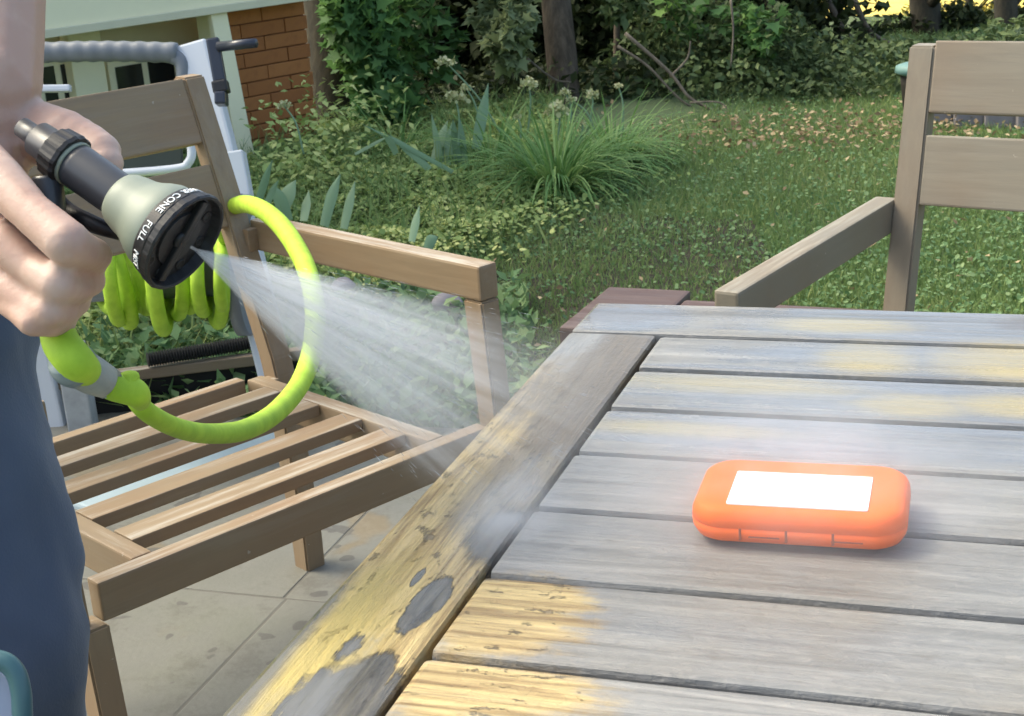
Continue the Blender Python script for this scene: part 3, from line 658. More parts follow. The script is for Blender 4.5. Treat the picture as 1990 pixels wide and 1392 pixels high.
# fingers around grip (camera side)
capset(bm, [K(-55, 300, .885, 56), K(0, 350, .862, 50), K(60, 412, .846, 43), K(128, 470, .834, 48)])
capset(bm, [K(128, 470, .834, 46), K(160, 486, .848, 38), K(184, 496, .868, 35), K(192, 500, .892, 27)])
capset(bm, [K(-50, 420, .885, 52), K(10, 474, .864, 42), K(64, 522, .856, 37), K(112, 552, .846, 41)])
capset(bm, [K(112, 552, .846, 39), K(146, 560, .862, 33), K(176, 548, .885, 30), K(180, 545, .90, 26)])
capset(bm, [K(-35, 516, .885, 40), K(20, 562, .868, 34), K(64, 592, .858, 31), K(94, 606, .85, 34)])
capset(bm, [K(94, 606, .85, 32), K(126, 606, .866, 28), K(152, 588, .895, 26)])
capset(bm, [K(-5, 572, .878, 30), K(36, 606, .862, 26), K(62, 628, .852, 28), K(100, 634, .858, 24), K(128, 630, .878, 21)])
# torso, neck, head (outside the frame)
tcx, tcy = -.66, 1.28
for z_, rx, ry in ((1.0, .16, .12), (1.1, .155, .115), (1.2, .16, .115), (1.3, .17, .12), (1.4, .175, .12), (1.47, .16, .10)): ell(bm, pr_((tcx, tcy, z_)), (rx, ry, .09))
capset(bm, [(pr_(shoulder), .058), (pr_((tcx, tcy, 1.50)), .07)])
sh2 = Vector((tcx-.19, tcy+.02, 1.48)); capset(bm, [(pr_(sh2), .056), (pr_((tcx-.24, tcy, 1.22)), .044), (pr_((tcx-.24, tcy-.04, .98)), .03), (pr_((tcx-.23, tcy-.06, .9)), .035)])
for k_ in range(5):
    capset(bm, [(pr_((tcx-.23, tcy-.06+(k_-2)*.017, .87)), .009), (pr_((tcx-.225, tcy-.065+(k_-2)*.018, .80+.01*abs(k_-2))), .0075)])
capset(bm, [(pr_((tcx, tcy, 1.50)), .06), (pr_((tcx+.01, tcy-.01, 1.60)), .055)])
ell(bm, pr_((tcx+.01, tcy-.015, 1.71)), (.075, .095, .115)); ell(bm, pr_((tcx+.02, tcy-.06, 1.66)), (.05, .05, .055))
ell(bm, pr_((tcx+.045, tcy-.11, 1.695)), (.013, .018, .022))
for s_ in (-1, 1): ell(bm, pr_((tcx+.01+s_*.074, tcy, 1.70)), (.01, .018, .03)); 
body = remesh(obj('body', bm, M_['skin'], person), .0025, 2, .5); body['label'] = 'bare forearm and hand with fingers curled round the nozzle grip'
bm = bmesh.new(); ell(bm, pr_((tcx+.01, tcy+.01, 1.745)), (.085, .1, .1)); remesh(obj('hair', bm, M_['hair'], person), .008)
bm = bmesh.new()
for z_, rx, ry in ((.98, .175, .135), (1.1, .17, .13), (1.2, .172, .13), (1.3, .182, .135), (1.4, .188, .135), (1.46, .175, .115)): ell(bm, pr_((tcx, tcy, z_)), (rx, ry, .10))
capset(bm, [(pr_((tcx, tcy, 1.48)), .08), (pr_(shoulder), .07), (pr_(shoulder.lerp(elbow, .55)), .066)]); capset(bm, [(pr_((tcx, tcy, 1.46)), .08), (pr_(sh2), .068), (pr_((tcx-.225, tcy, 1.32)), .062)])
remesh(obj('shirt', bm, M_['shirt'], person), .008, 8)
# jeans
DJ = 1.08; kJ = DJ/FPX
bm = bmesh.new(); th = [(-235, 540), (-165, 660), (-150, 800), (-115, 960), (-72, 1130), (-47, 1260), (-42, 1330)]
ch_ = [K(x, y, DJ, r_) for (x, y), r_ in zip(th, (262, 248, 246, 246, 246, 246, 240))]
kn = ch_[-1][0]; ch_ += [(kn+Vector((-.01, .0, -.10)), .078), (kn+Vector((-.03, .03, -.25)), .074), (kn+Vector((-.05, .08, -.42)), .062), (kn+Vector((-.05, .09, -.53)), .07)]
capset(bm, ch_, .3)
hip = ch_[0][0]
l2 = [(hip+Vector((-.20, .08, 0)), .095), (hip+Vector((-.21, .10, -.25)), .085), (hip+Vector((-.22, .10, -.5)), .07), (hip+Vector((-.23, .13, -.80)), .065)]
capset(bm, l2, .4); ell(bm, hip+Vector((-.10, .05, .03)), (.16, .13, .12))
jo = remesh(obj('jeans', bm, M_['denim'], person), .007, 10)
tx = bpy.data.textures.new('folds', 'CLOUDS'); tx.noise_scale = .16; dm = jo.modifiers.new('d', 'DISPLACE'); dm.texture = tx; dm.strength = .03; dm.mid_level = .6
for f_ in (ch_[-1][0], l2[-1][0]):
    bm = bmesh.new(); capset(bm, [(Vector((f_.x, f_.y+.02, -0.0+.055)), .042), (Vector((f_.x+.05, f_.y-.16, .038)), .036)]); remesh(obj('shoe', bm, M_['shoe'], person), .008)
# ================================================================ WATER
apex = F0+ax_*.0035; Tgt = at(1035, 850, TH)
wax = (Tgt-apex).normalized(); Lw = (Tgt-apex).length*1.22; tanw = math.tan(R(16))
WM = axisM(apex, wax, -dn)
def spraymat():
    g = G('spray mist'); g.t.nodes.remove(g.b); v = g.co('Object'); se = g.n('SeparateXYZ', {0: v}); z = g.math('MAXIMUM', se.outputs[2], .004)
    x = g.math('DIVIDE', se.outputs[0], z); y = g.math('DIVIDE', se.outputs[1], z)
    r_ = g.math('DIVIDE', g.math('SQRT', g.math('ADD', g.math('MULTIPLY', x, x), g.math('MULTIPLY', y, y))), tanw)
    c = g.n('CombineXYZ', {0: g.math('MULTIPLY', x, 13), 1: g.math('MULTIPLY', y, 13), 2: g.math('MULTIPLY', z, 3.0)}).outputs[0]
    st = g.rng(g.noise(c, 1.6, 5, .65, .4), .40, .62, .08, 3.0)
    r2 = g.math('ADD', r_, g.math('MULTIPLY', g.math('SUBTRACT', g.noise(c, .7, 3), .5), .6))
    fall = g.rng(r2, 1.0, .55); d = g.math('MULTIPLY', st, fall)
    d = g.math('MULTIPLY', d, g.math('DIVIDE', .165, g.math('ADD', g.math('POWER', z, 2.35), .0003)))
    d = g.math('MULTIPLY', d, g.rng(se.outputs[2], Lw*.95, Lw*.45))
    vol = g.n('VolumePrincipled', {'Color': (.99, .995, 1.), 'Density': d, 'Anisotropy': .0}); g.t.links.new(vol.outputs[0], g.out.inputs['Volume']); return g.m
bm = lathe([(0, .0015), (Lw, Lw*tanw*1.12)], 40)
wobj = obj('water_spray', bm, spraymat()); wobj.matrix_world = WM; tag(wobj, 'fan of white water spray leaving the nozzle toward the table', 'water spray', kind='stuff')
# droplets / streaks
nd_ = 650; V = []; Fc = []
for i in range(nd_):
    z_ = Lw*random.uniform(.04, 1)**.8; rr = tanw*math.sqrt(random.random())*1.05; a = random.uniform(0, 2*math.pi)
    d = Vector((rr*math.cos(a), rr*math.sin(a), 1)).normalized(); p = d*z_
    ln = random.uniform(.002, .008); wd2 = random.uniform(.0001, .00026)
    s1_ = d.orthogonal().normalized(); s2_ = d.cross(s1_); b = len(V)
    V += [p-d*ln, p+d*ln]+[p+(s1_*math.cos(t)+s2_*math.sin(t))*wd2 for t in (0, 2.09, 4.19)]
    for k in range(3): Fc += [(b, b+2+k, b+2+(k+1) % 3), (b+1, b+2+(k+1) % 3, b+2+k)]
me = bpy.data.meshes.new('water_droplets'); me.from_pydata([tuple(v) for v in V], [], Fc)
g = G('water drops'); g.p(Base_Color=(.92, .95, 1.), Roughness=.1, Transmission_Weight=.55, IOR=1.33)
dro = obj('water_droplets', me, g.m); dro.matrix_world = WM; tag(dro, 'fine flying droplets and streaks inside the water spray', 'water droplets', kind='stuff')
# splash mist where the water lands
def mistmat(name, k, nscale=9):
    g = G(name); g.t.nodes.remove(g.b); v = g.co('Object')
    l = g.n('VectorMath', {0: v}, operation='LENGTH').outputs['Value']; f = g.rng(l, 1, .0); n = g.rng(g.noise(v, nscale/4, 4), .3, .7, .3, 1.6)
    vol = g.n('VolumePrincipled', {'Color': (.95, .97, 1.), 'Density': g.math('MULTIPLY', g.math('MULTIPLY', f, n), k), 'Anisotropy': .2}); g.t.links.new(vol.outputs[0], g.out.inputs['Volume']); return g.m
def mist(pos, r, k, label, rz=0):
    bm = bmesh.new(); bmesh.ops.create_icosphere(bm, subdivisions=3, radius=1); o = obj('splash_mist', bm, mistmat('mist%d' % k, k)); o.location = pos; o.scale = r; o.rotation_euler = (0, 0, rz); tag(o, label, 'water mist', kind='stuff')
mist(TB(-.30, .82, TH+.01), (.05, .08, .035), 14, 'splash mist bouncing off the table side board', -YT)
mist(TB(-.345, 1.05, TH+.0), (.05, .20, .05), 3, 'thin mist drifting over the far left table corner', -YT)
mist(TB(-.14, .88, TH+.02), (.20, .17, .055), 7, 'faint low mist around the orange drive', -YT)
# ================================================================ FOLIAGE
LEAF = (np.array([(0, 0, 0), (-.3, .45, .06), (0, 1, -.05), (.3, .45, .06)]), [(0, 3, 2), (0, 2, 1)])
ROUND = (np.array([(0, 0, 0), (-.42, .3, .05), (-.38, .75, .06), (0, 1, 0), (.38, .75, .06), (.42, .3, .05)]), [(0, 5, 4), (0, 4, 3), (0, 3, 2), (0, 2, 1)])
BLADE = (np.array([(-.5, 0, 0), (.5, 0, 0), (-.42, .0, .5), (.42, .0, .5), (0, .22, 1)]), [(0, 1, 3), (0, 3, 2), (2, 3, 4)])
mp = [(0, 0), (-.18, .08), (-.5, -.05), (-.36, .25), (-.62, .5), (-.28, .48), (-.2, .62), (0, 1.05), (.2, .62), (.28, .48), (.62, .5), (.36, .25), (.5, -.05), (.18, .08)]
MAPLE = (np.array([(x, y, .12*abs(x)) for x, y in mp]), [(0, i+1, i) for i in range(1, 13)])
def rotmats(n, yaw, tilt, roll):
    cy_, sy_ = np.cos(yaw), np.sin(yaw); ct, st = np.cos(tilt), np.sin(tilt); cr_, sr = np.cos(roll), np.sin(roll); z = np.zeros(n); o = np.ones(n)
    Rz = np.stack([cy_, -sy_, z, sy_, cy_, z, z, z, o], -1).reshape(n, 3, 3); Rx = np.stack([o, z, z, z, ct, -st, z, st, ct], -1).reshape(n, 3, 3); Ry = np.stack([cr_, z, sr, z, o, z, -sr, z, cr_], -1).reshape(n, 3, 3)
    return Rz @ Rx @ Ry
def scatter(name, tpl, P, Rm, sc, mat, parent=None, rnd=None, asp=None):
    n = len(P); tv, tf = tpl; k = len(tv); L = tv[None]*(asp[:, None, :] if asp is not None else 1.)*sc[:, None, None]
    V = np.einsum('nij,nkj->nki', Rm, L)+P[:, None, :]
    F = (np.array(tf)[None]+(np.arange(n)*k)[:, None, None]).reshape(-1, 3)
    me = bpy.data.meshes.new(name); me.vertices.add(n*k); me.vertices.foreach_set('co', V.astype(np.float32).ravel())
    me.loops.add(F.size); me.loops.foreach_set('vertex_index', F.astype(np.int32).ravel()); me.polygons.add(len(F)); me.polygons.foreach_set('loop_start', np.arange(0, F.size, 3, dtype=np.int32))
    me.polygons.foreach_set('loop_total', np.full(len(F), 3, dtype=np.int32)); me.update(calc_edges=True)
    a = me.attributes.new('rnd', 'FLOAT', 'POINT'); r_ = rng.random(n) if rnd is None else rnd; a.data.foreach_set('value', np.repeat(np.clip(r_, 0, 1), k).astype(np.float32))
    return obj(name, me, mat, parent)
def nz2(x, y, s=1.): return np.array([mnoise.noise(Vector((a*s, b*s, .5))) for a, b in zip(x, y)])
U = rng.uniform
def gh(x, y): return np.array([bedh(a, b) for a, b in zip(x, y)])
def in_patio(x, y):  # table coords v
    c, s = math.cos(YT), math.sin(YT); return (x*s+y*c) < 2.72
# lawn blades
def lawnpts(n, y0=2.7, y1=9.6, pw=1.6):
    y = y0+(y1-y0)*rng.random(n)**pw; hw = .30*y+.3; x = U(-.08, 1, n)*0
    x = U(-1, 1, n)*hw+.1*0
    d = x*.78-(y-5.0)*.42
    ok = (d > .06+.12*rng.standard_normal(n)*.6) & ~in_patio(x, y)
    return x[ok], y[ok]
x, y = lawnpts(270000); n = len(x)
lf = empty('lawn_grass'); tag(lf, 'short green lawn grass mixed with clover', 'grass', kind='stuff')
patch = nz2(x, y, 1.6)
sc = U(.022, .05, n)*(1+.25*patch)
scatter('grass_blades', BLADE, np.stack([x, y, gh(x, y)-.003], 1), rotmats(n, U(0, 6.28, n), rng.normal(0, .45, n), rng.normal(0, .35, n)), sc, M_['lf_grass'], lf, rnd=.55+.3*patch+rng.normal(0, .22, n), asp=np.stack([U(.06, .11, n), np.ones(n), np.ones(n)], 1))['kind'] = 'stuff'
x, y = lawnpts(70000); pt_ = nz2(x, y, 1.1); k_ = (pt_ > -.1) | (rng.random(len(x)) < .3); x, y, pt_ = x[k_], y[k_], pt_[k_]; n = len(x)
scatter('clover_leaves', ROUND, np.stack([x, y, gh(x, y)+U(.008, .03, n)], 1), rotmats(n, U(0, 6.28, n), rng.normal(.1, .45, n), rng.normal(0, .4, n)), U(.008, .017, n), M_['lf_weed'], lf, rnd=.5+.5*pt_+rng.normal(0, .3, n))['kind'] = 'stuff'
# leaf litter on the back lawn
n = 1200; x = rng.normal(1.3, .48, n); y = rng.normal(6.0, .25, n)-.25*(x-1.2); o_ = scatter('fallen_leaves', LEAF, np.stack([x, y, .02+U(0, .03, n)], 1), rotmats(n, U(0, 6.28, n), rng.normal(0, .5, n), rng.normal(0, .5, n)), U(.014, .032, n), M_['lf_litter'])
tag(o_, 'scatter of dry tan leaves on the grass in front of the hedge', 'fallen leaves', kind='stuff')
n = 260; x = U(-.1, 2.2, n); y = U(2.9, 6, n); o_ = scatter('scattered_leaves', LEAF, np.stack([x, y, .03+U(0, .02, n)], 1), rotmats(n, U(0, 6.28, n), rng.normal(0, .5, n), rng.normal(0, .5, n)), U(.015, .03, n), M_['lf_litter']); tag(o_, 'few loose dry leaves over the lawn', 'fallen leaves', kind='stuff')
# ground cover in bed
def bedpts(n, y0=2.8, y1=7.0):
    y = U(y0, y1, n); x = U(-2.4, .9, n); d = x*.78-(y-5.0)*.42; ok = (d < .16+.1*rng.standard_normal(n)) & ~((y > 5.7) & (x > .3)) & ~in_patio(x, y) & (x > -.36*y-.3); return x[ok], y[ok]
x, y = bedpts(150000); n = len(x); hh = nz2(x, y, 3.0); h2 = nz2(x+9, y, 8.0)
cv = empty('ground_cover'); tag(cv, 'dense low yellow green ground cover filling the flower bed', 'ground cover', kind='stuff')
top = .045+.05*hh+.03*h2; zz = gh(x, y)+np.clip(top, .01, 1)*rng.random(n)**.4
scatter('cover_leaves', ROUND, np.stack([x, y, zz], 1), rotmats(n, U(0, 6.28, n), rng.normal(.15, .38, n), rng.normal(0, .38, n)), U(.010, .024, n), M_['lf_cover'], cv, rnd=.45+.5*nz2(x, y, 1.7)+.35*h2+rng.normal(0, .22, n))['kind'] = 'stuff'
x, y = bedpts(16000); n = len(x)
scatter('weed_stalks', BLADE, np.stack([x, y, gh(x, y)], 1), rotmats(n, U(0, 6.28, n), rng.normal(0, .5, n), rng.normal(0, .4, n)), U(.06, .17, n), M_['lf_grass'], cv, rnd=U(.3, 1, n), asp=np.stack([U(.02, .05, n), np.ones(n), np.ones(n)], 1))['kind'] = 'stuff'
# iris / tuft blades: curved strips
def strip(bm, p, d, L, w, bend, side, seg=6, fold=.15):
    """blade of length L from p in direction d, bending to gravity"""
    d = d.normalized(); q = Vector(p); prev = None
    for i in range(seg+1):
        t = i/seg; ww = w*(1-.15*t)*(1 if t < .6 else max(.04, (1-t)/.4)**.7)
        s = side.normalized()*ww/2; up_ = s.cross(d).normalized()*w*fold
        cur = (bm.verts.new(q-s+up_), bm.verts.new(q), bm.verts.new(q+s+up_))
        if prev:
            bm.faces.new((prev[0], prev[1], cur[1], cur[0])); bm.faces.new((prev[1], prev[2], cur[2], cur[1]))
        prev = cur; d = (d+Vector((0, 0, -bend/seg))).normalized(); q = q+d*(L/seg)
    return bm
def addrnd(o, v=None):
    me = o.data; a = me.attributes.new('rnd', 'FLOAT', 'POINT'); v = random.random() if v is None else v; a.data.foreach_set('value', np.full(len(me.vertices), v, dtype=np.float32)); return o
def blade_to(pb, pt, D0, D1, wpx, m, parent, org, sag=0., nm='blade', col=None):
    """leaf blade running from photo base to tip"""
    A = atd(*pb, D0); B = atd(*pt, D1); L = (B-A).length; side = (B-A).cross(fw).normalized(); bm = bmesh.new(); prev = None; w_ = wpx*D0/FPX
    for i in range(9):
        t = i/8; q = A.lerp(B, t)+Vector((0, 0, sag*4*t*(1-t))); ww = w_*(.8+.2*math.sin(t*3.1))*(1 if t < .55 else max(.03, ((1-t)/.45))**.8)
        s = side*ww/2; cur = [bm.verts.new(q-s-org), bm.verts.new(q-fw*w_*.18-org), bm.verts.new(q+s-org)]
        if prev:
            for k in (0, 1): bm.faces.new((prev[k], prev[k+1], cur[k+1], cur[k]))
        prev = cur
    return addrnd(obj(nm, bm, m, parent, True), col)
def iris(name, label, blades, D, group='sword leaved irises in the flower bed'):
    D = D*.93; org = atd(*blades[0][0], D); org.z = 0; t = empty(name, org); tag(t, label, 'iris', group)
    for pb, pt, w_ in blades: blade_to(pb, pt, D, D+random.uniform(-.1, .1), w_, M_['lf_iris'], t, org, random.uniform(0, .015), 'leaf_blade', random.random())
iris('iris_plant', 'tall blue green iris leaves in front of the tree shrub, two upright blades', [((925, 290), (949, 162), 22), ((845, 310), (870, 235), 20), ((870, 330), (878, 240), 26), ((890, 320), (880, 232), 16), ((905, 330), (892, 225), 14), ((860, 330), (838, 220), 13)], 6.0)
iris('iris_plant', 'iris clump with long leaves slanting left over the bed', [((835, 330), (755, 262), 16), ((880, 335), (700, 240), 10), ((770, 300), (745, 262), 14), ((690, 300), (760, 262), 7)], 5.6)
iris('iris_plant', 'pair of upright green iris blades behind the left chair arm', [((630, 440), (662, 338), 22), ((668, 445), (690, 352), 18), ((500, 400), (530, 310), 16), ((515, 410), (542, 350), 14)], 4.6)
iris('iris_plant', 'broken iris blades showing above the chair arm', [((800, 470), (815, 400), 16), ((800, 560), (795, 500), 18), ((780, 560), (815, 560), 26), ((830, 490), (850, 460), 22)], 4.3)
iris('iris_plant', 'broad green iris leaves just right of the brick wall base', [((545, 420), (575, 350), 30), ((560, 430), (530, 360), 26), ((590, 430), (600, 370), 18)], 4.9)
# arching tuft
def tuft(pos, n, L, w_, label, name='daylily_tuft', m='lf_tuft', spread=.8):
    t = empty(name, pos); tag(t, label, 'grass tuft'); 
    P = []; bm = bmesh.new(); cols = []
    for i in range(n):
        a = U(0, 6.28); e = U(.25, 1.0)*spread; d = Vector((math.cos(a)*e, math.sin(a)*e, 1)); p = Vector((math.cos(a)*U(0, .08), math.sin(a)*U(0, .08), -.02)); nb = len(bm.verts)
        strip(bm, p, d, L*U(.6, 1.15), w_*U(.6, 1.2), U(1.0, 2.6), Vector((-math.sin(a), math.cos(a), 0)), 7); cols += [U(0, 1)]*(len(bm.verts)-nb)
    me = bpy.data.meshes.new('leaf_blades'); bm.to_mesh(me); bm.free(); at_ = me.attributes.new('rnd', 'FLOAT', 'POINT'); at_.data.foreach_set('value', np.array(cols, dtype=np.float32)); o = obj('leaf_blades', me, M_[m], t, True); o['kind'] = 'stuff'; return t
def gz(p): return Vector((p.x, p.y, bedh(p.x, p.y)))
tuft(gz(at(1085, 385)), 420, .40, .0085, 'large arching bright green grass tuft in the middle of the bed')
tuft(gz(at(960, 350)), 160, .32, .007, 'smaller arching grass tuft left of the large one')
tuft(gz(at(1190, 330)), 220, .34, .008, 'arching grass tuft right of the large one near the lawn')
tuft(gz(at(780, 330)), 110, .30, .007, 'thin grass tuft among the iris leaves')
tuft(gz(at(430, 560)), 90, .22, .006, 'weedy grass tuft behind the left chair arm')
# fern-like weeds behind spray
x = U(-1.0, .05, 5200); y = U(2.85, 3.9, 5200); ok = ~in_patio(x, y); x, y = x[ok], y[ok]; n = len(x)
o_ = scatter('weed_cover', LEAF, np.stack([x, y, gh(x, y)+U(0, .09, n)], 1), rotmats(n, U(0, 6.28, n), rng.normal(.4, .5, n), rng.normal(0, .4, n)), U(.02, .055, n), M_['lf_weed'], None); tag(o_, 'leafy weeds and dry scraps at the patio edge behind the spray', 'weeds', kind='stuff')
# daisy like pale stone/cloth bits
def lump(px, py, z, r, m, nm, label, cat):
    bm = bmesh.new(); bmesh.ops.create_icosphere(bm, subdivisions=3, radius=r)
    for v in bm.verts: v.co *= 1+.35*mnoise.noise(v.co*30+Vector((px, 0, 0))); v.co.z *= .6
    o = obj(nm, bm, m, None, True, loc=at(px, py, z)+Vector((0, 0, r*.3))); tag(o, label, cat); return o
lump(870, 600, .06, .045, M_['stone'], 'stone', 'pale stone framed by the armrest of the left chair', 'stone')
lump(668, 560, .1, .03, M_['stone'], 'stone', 'small pale stone behind the top of the spray', 'stone')
# allium seed heads
def allium(px, py, bx, by, D, rp, label, open_=1.):
    D = D*.92; h = atd(px, py, D); b = atd(bx, by, D); org = Vector((b.x, b.y, 0)); t = empty('allium', org); tag(t, label, 'seed head', 'allium seed heads over the bed')
    mid = h.lerp(b, .5)+Vector((.01, 0, .02)); q = spline([(*(h-org), .003), (*(mid-org), .0035), (*(b-org), .004)], 6)
    addrnd(obj('stem', tube(bmesh.new(), [Vector(p[:3]) for p in q], [p[3] for p in q], 6), M_['lf_iris'], t, True), .3)
    R_ = rp*D/FPX; n = 70; dirs = rng.standard_normal((n, 3)); dirs /= np.linalg.norm(dirs, axis=1)[:, None]; dirs[:, 2] = np.abs(dirs[:, 2])*.9-.25
    P = np.array(h-org)+dirs*R_*U(.55, 1, n)[:, None]
    o = scatter('seed_pods', ROUND, P, rotmats(n, U(0, 6.28, n), U(-1.5, 1.5, n), U(-1, 1, n)), U(.12, .3, n)*R_*1.6, M_['lf_seed'], t); o['kind'] = 'stuff'
    bm = bmesh.new()
    for d_, p_ in zip(dirs[:34], P[:34]):
        tube(bm, [h-org, Vector(p_)], .0011, 3, False)
    addrnd(obj('seed_stalks', bm, M_['lf_seed'], t), .3)['kind'] = 'stuff'
al = [(868, 122, 990, 290, 6.2, 20, 'highest allium seed head on a long slanting stem, left of the trunk'), (906, 171, 935, 265, 6.4, 13, 'small pale allium head below the highest one'), (1028, 163, 1025, 262, 6.3, 20, 'upright allium head just left of the tree trunk'), (1098, 180, 1110, 250, 6.2, 12, 'ring shaped seed head in front of the tree trunk'), (1110, 195, 1160, 262, 6.2, 12, 'lower ring shaped seed head touching the trunk'), (1152, 185, 1140, 260, 6.3, 15, 'allium head right of the tree trunk'), (1085, 215, 1080, 290, 6.0, 26, 'widest flat seed head at the foot of the trunk'), (1005, 228, 1010, 290, 6.0, 9, 'tiny pale seed head low between iris and trunk'), (1202, 168, 1210, 260, 6.5, 10, 'rightmost small seed head against the dark hedge'), (1130, 240, 1125, 280, 6.0, 9, 'lowest small seed head under the trunk'), (885, 190, 890, 290, 6.0, 24, 'ragged yellow green seed head beside the iris blades'), (552, 205, 590, 300, 5.6, 14, 'leafy yellow green flower head before the brick wall')]
for a in al: allium(*a)
# pale yellow weeds by brick wall
for (px, py, D, n, s) in ((670, 225, 5.9, 260, .22), (600, 270, 5.6, 260, .20), (560, 330, 5.3, 220, .18), (640, 330, 5.3, 200, .2)):
    c_ = atd(px, py, D); P = np.array(c_)+rng.standard_normal((n, 3))*np.array([s*.5, s*.5, s*.4])
    o_ = scatter('leafy_weed', LEAF, P, rotmats(n, U(0, 6.28, n), U(-.8, .8, n), U(-.8, .8, n)), U(.02, .045, n), M_['lf_cover'], None, rnd=U(.4, 1, n)); 
    tag(o_, {670: 'pale leafy weed clump right of the dark trunk base', 600: 'leafy weed clump in front of the dark trunk', 560: 'leafy weed clump beside the brick wall base', 640: 'leafy weed clump low in the bed below the trunk'}[px], 'weed')
    o_.name = 'leafy_weed'; o_['kind'] = 'stuff'
n = 9000; x = U(-1.9, .8, n); y = 6.9+U(0, 1.6, n); hh = nz2(x, y, 2.0)
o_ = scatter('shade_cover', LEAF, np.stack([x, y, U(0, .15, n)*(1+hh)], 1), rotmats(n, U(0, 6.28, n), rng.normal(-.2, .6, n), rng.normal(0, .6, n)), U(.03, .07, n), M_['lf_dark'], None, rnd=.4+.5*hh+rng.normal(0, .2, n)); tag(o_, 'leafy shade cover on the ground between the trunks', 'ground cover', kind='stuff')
# trees and hedge
def trunk(px0, py0, px1, py1, D, wpx, m, parent, org, nm='trunk'):
    a = atd(px0, py0, D); b = atd(px1, py1, D); dirv = (b-a).normalized(); L = 3.0; bm = bmesh.new(); pts = []; rr = []
    r0_ = wpx*D/FPX/2
    a = a - dirv*.1
    for i in range(24):
        t = i/23; q = a+dirv*L*t; q += Vector((mnoise.noise(q*1.3)*.06, mnoise.noise(q*1.3+Vector((5, 0, 0)))*.06, 0))*t; pts.append(q-org); rr.append(r0_*(1.15-.55*t)*(1+.06*mnoise.noise(q*9)))
    tube(bm, pts, rr, 14)
    for k in range(7):
        i = 6+k*2; p = pts[i]; an = U(0, 6.28); dd = Vector((math.cos(an), math.sin(an)*.7, .45)).normalized(); pp = [p+dd*.28*j+Vector((0, 0, .03*j*j*U(-.5, 1))) for j in range(5)]
        tube(bm, pp, [r0_*.4*(1-.2*j) for j in range(5)], 8)
    return obj(nm, bm, m, parent, True)
def crown(pts, n, tpl, sz, m, parent, org, rnd0=.5, drop=.4, nm='crown', clump=None, tilt=.6):
    """leaves in ellipsoid clumps: pts = [(centre, (rx,ry,rz), weight)]"""
    P = []; rn = []
    wts = np.array([p[2] for p in pts], float); cnt = (wts/wts.sum()*n).astype(int)
    for (c, r, _), k in zip(pts, cnt):
        d = rng.standard_normal((k, 3)); d /= np.linalg.norm(d, axis=1)[:, None]; rad = U(.25, 1, k)**.5; q = np.array(c)+d*np.array(r)*rad[:, None]
        P.append(q); 
    P = np.concatenate(P); k = len(P); cl_ = np.array([mnoise.noise(Vector(p)*3.2) for p in P]); keep = cl_ > -.22; P = P[keep]; cl_ = cl_[keep]; k = len(P)
    return scatter(nm, tpl, P-np.array(org), rotmats(k, U(0, 6.28, k), rng.normal(-drop, tilt, k), rng.normal(0, tilt, k)), U(sz[0], sz[1], k), m, parent, rnd=rnd0+.4*cl_+rng.normal(0, .18, k))
def A(px, py, D): return tuple(atd(px, py, D))
def tree(name, label, cat, base, tr, cr, group=None):
    org = Vector((base[0], base[1], 0)); t = empty(name, org); tag(t, label, cat, group)
    for a in tr: trunk(*a, t, org)
    for c_ in cr: crown(*c_, t, org)
    return t
# T1 dark trunk beside the bricks
b_ = atd(640, 260, 6.9); tree('dark_trunk_tree', 'tree with thick dark trunk standing beside the orange brick wall', 'tree', b_, [(655, 290, 628, 0, 6.75, 92, M_['barkdark'])],
     [([(A(620, -260, 7.0), (.5, .4, .35), 1)], 1500, LEAF, (.04, .08), M_['lf_dark'])])
# T2 maple-like shrub
b_ = atd(760, 270, 6.7); tree('maple_shrub', 'broad leaved green shrub hanging over the bed between the two trunks', 'shrub', b_, [(770, 290, 750, 60, 6.9, 16, M_['barkdark'])],
     [([(A(705, 60, 6.5), (.17, .2, .22), 1.2), (A(735, 170, 6.45), (.13, .15, .17), 1), (A(790, 200, 6.4), (.19, .15, .12), 1.1), (A(830, 90, 6.7), (.16, .15, .2), .5), (A(760, -60, 6.7), (.35, .3, .2), 1.2), (A(680, 20, 6.4), (.12, .1, .14), .8), (A(700, -250, 6.8), (.6, .4, .5), 1.5)], 2600, MAPLE, (.045, .085), M_['lf_maple'])])
# T3 brown trunk
b_ = atd(1092, 225, 7.0); tree('brown_trunk_tree', 'tree with bare brown trunk and pale leaves dangling left of it', 'tree', b_, [(1102, 232, 1084, 0, 7.0, 56, M_['bark'])],
     [([(A(975, 10, 6.6), (.17, .15, .12), 1.4), (A(985, 70, 6.5), (.09, .08, .15), 1.), (A(1080, -420, 7), (.7, .5, .5), 1)], 900, MAPLE, (.04, .075), M_['lf_pale'])])
b_ = atd(1200, 250, 7.3); tree('hanging_shrub', 'shrub with small oval leaves hanging right of the brown trunk', 'shrub', b_, [(1195, 260, 1200, 60, 7.3, 12, M_['bark'])],
     [([(A(1215, 20, 6.9), (.12, .1, .08), 1), (A(1180, 120, 7.0), (.10, .1, .16), .5), (A(1230, 170, 7.0), (.15, .1, .14), .9), (A(1160, 215, 6.9), (.12, .1, .07), .5)], 900, LEAF, (.04, .07), M_['lf_ever'])])
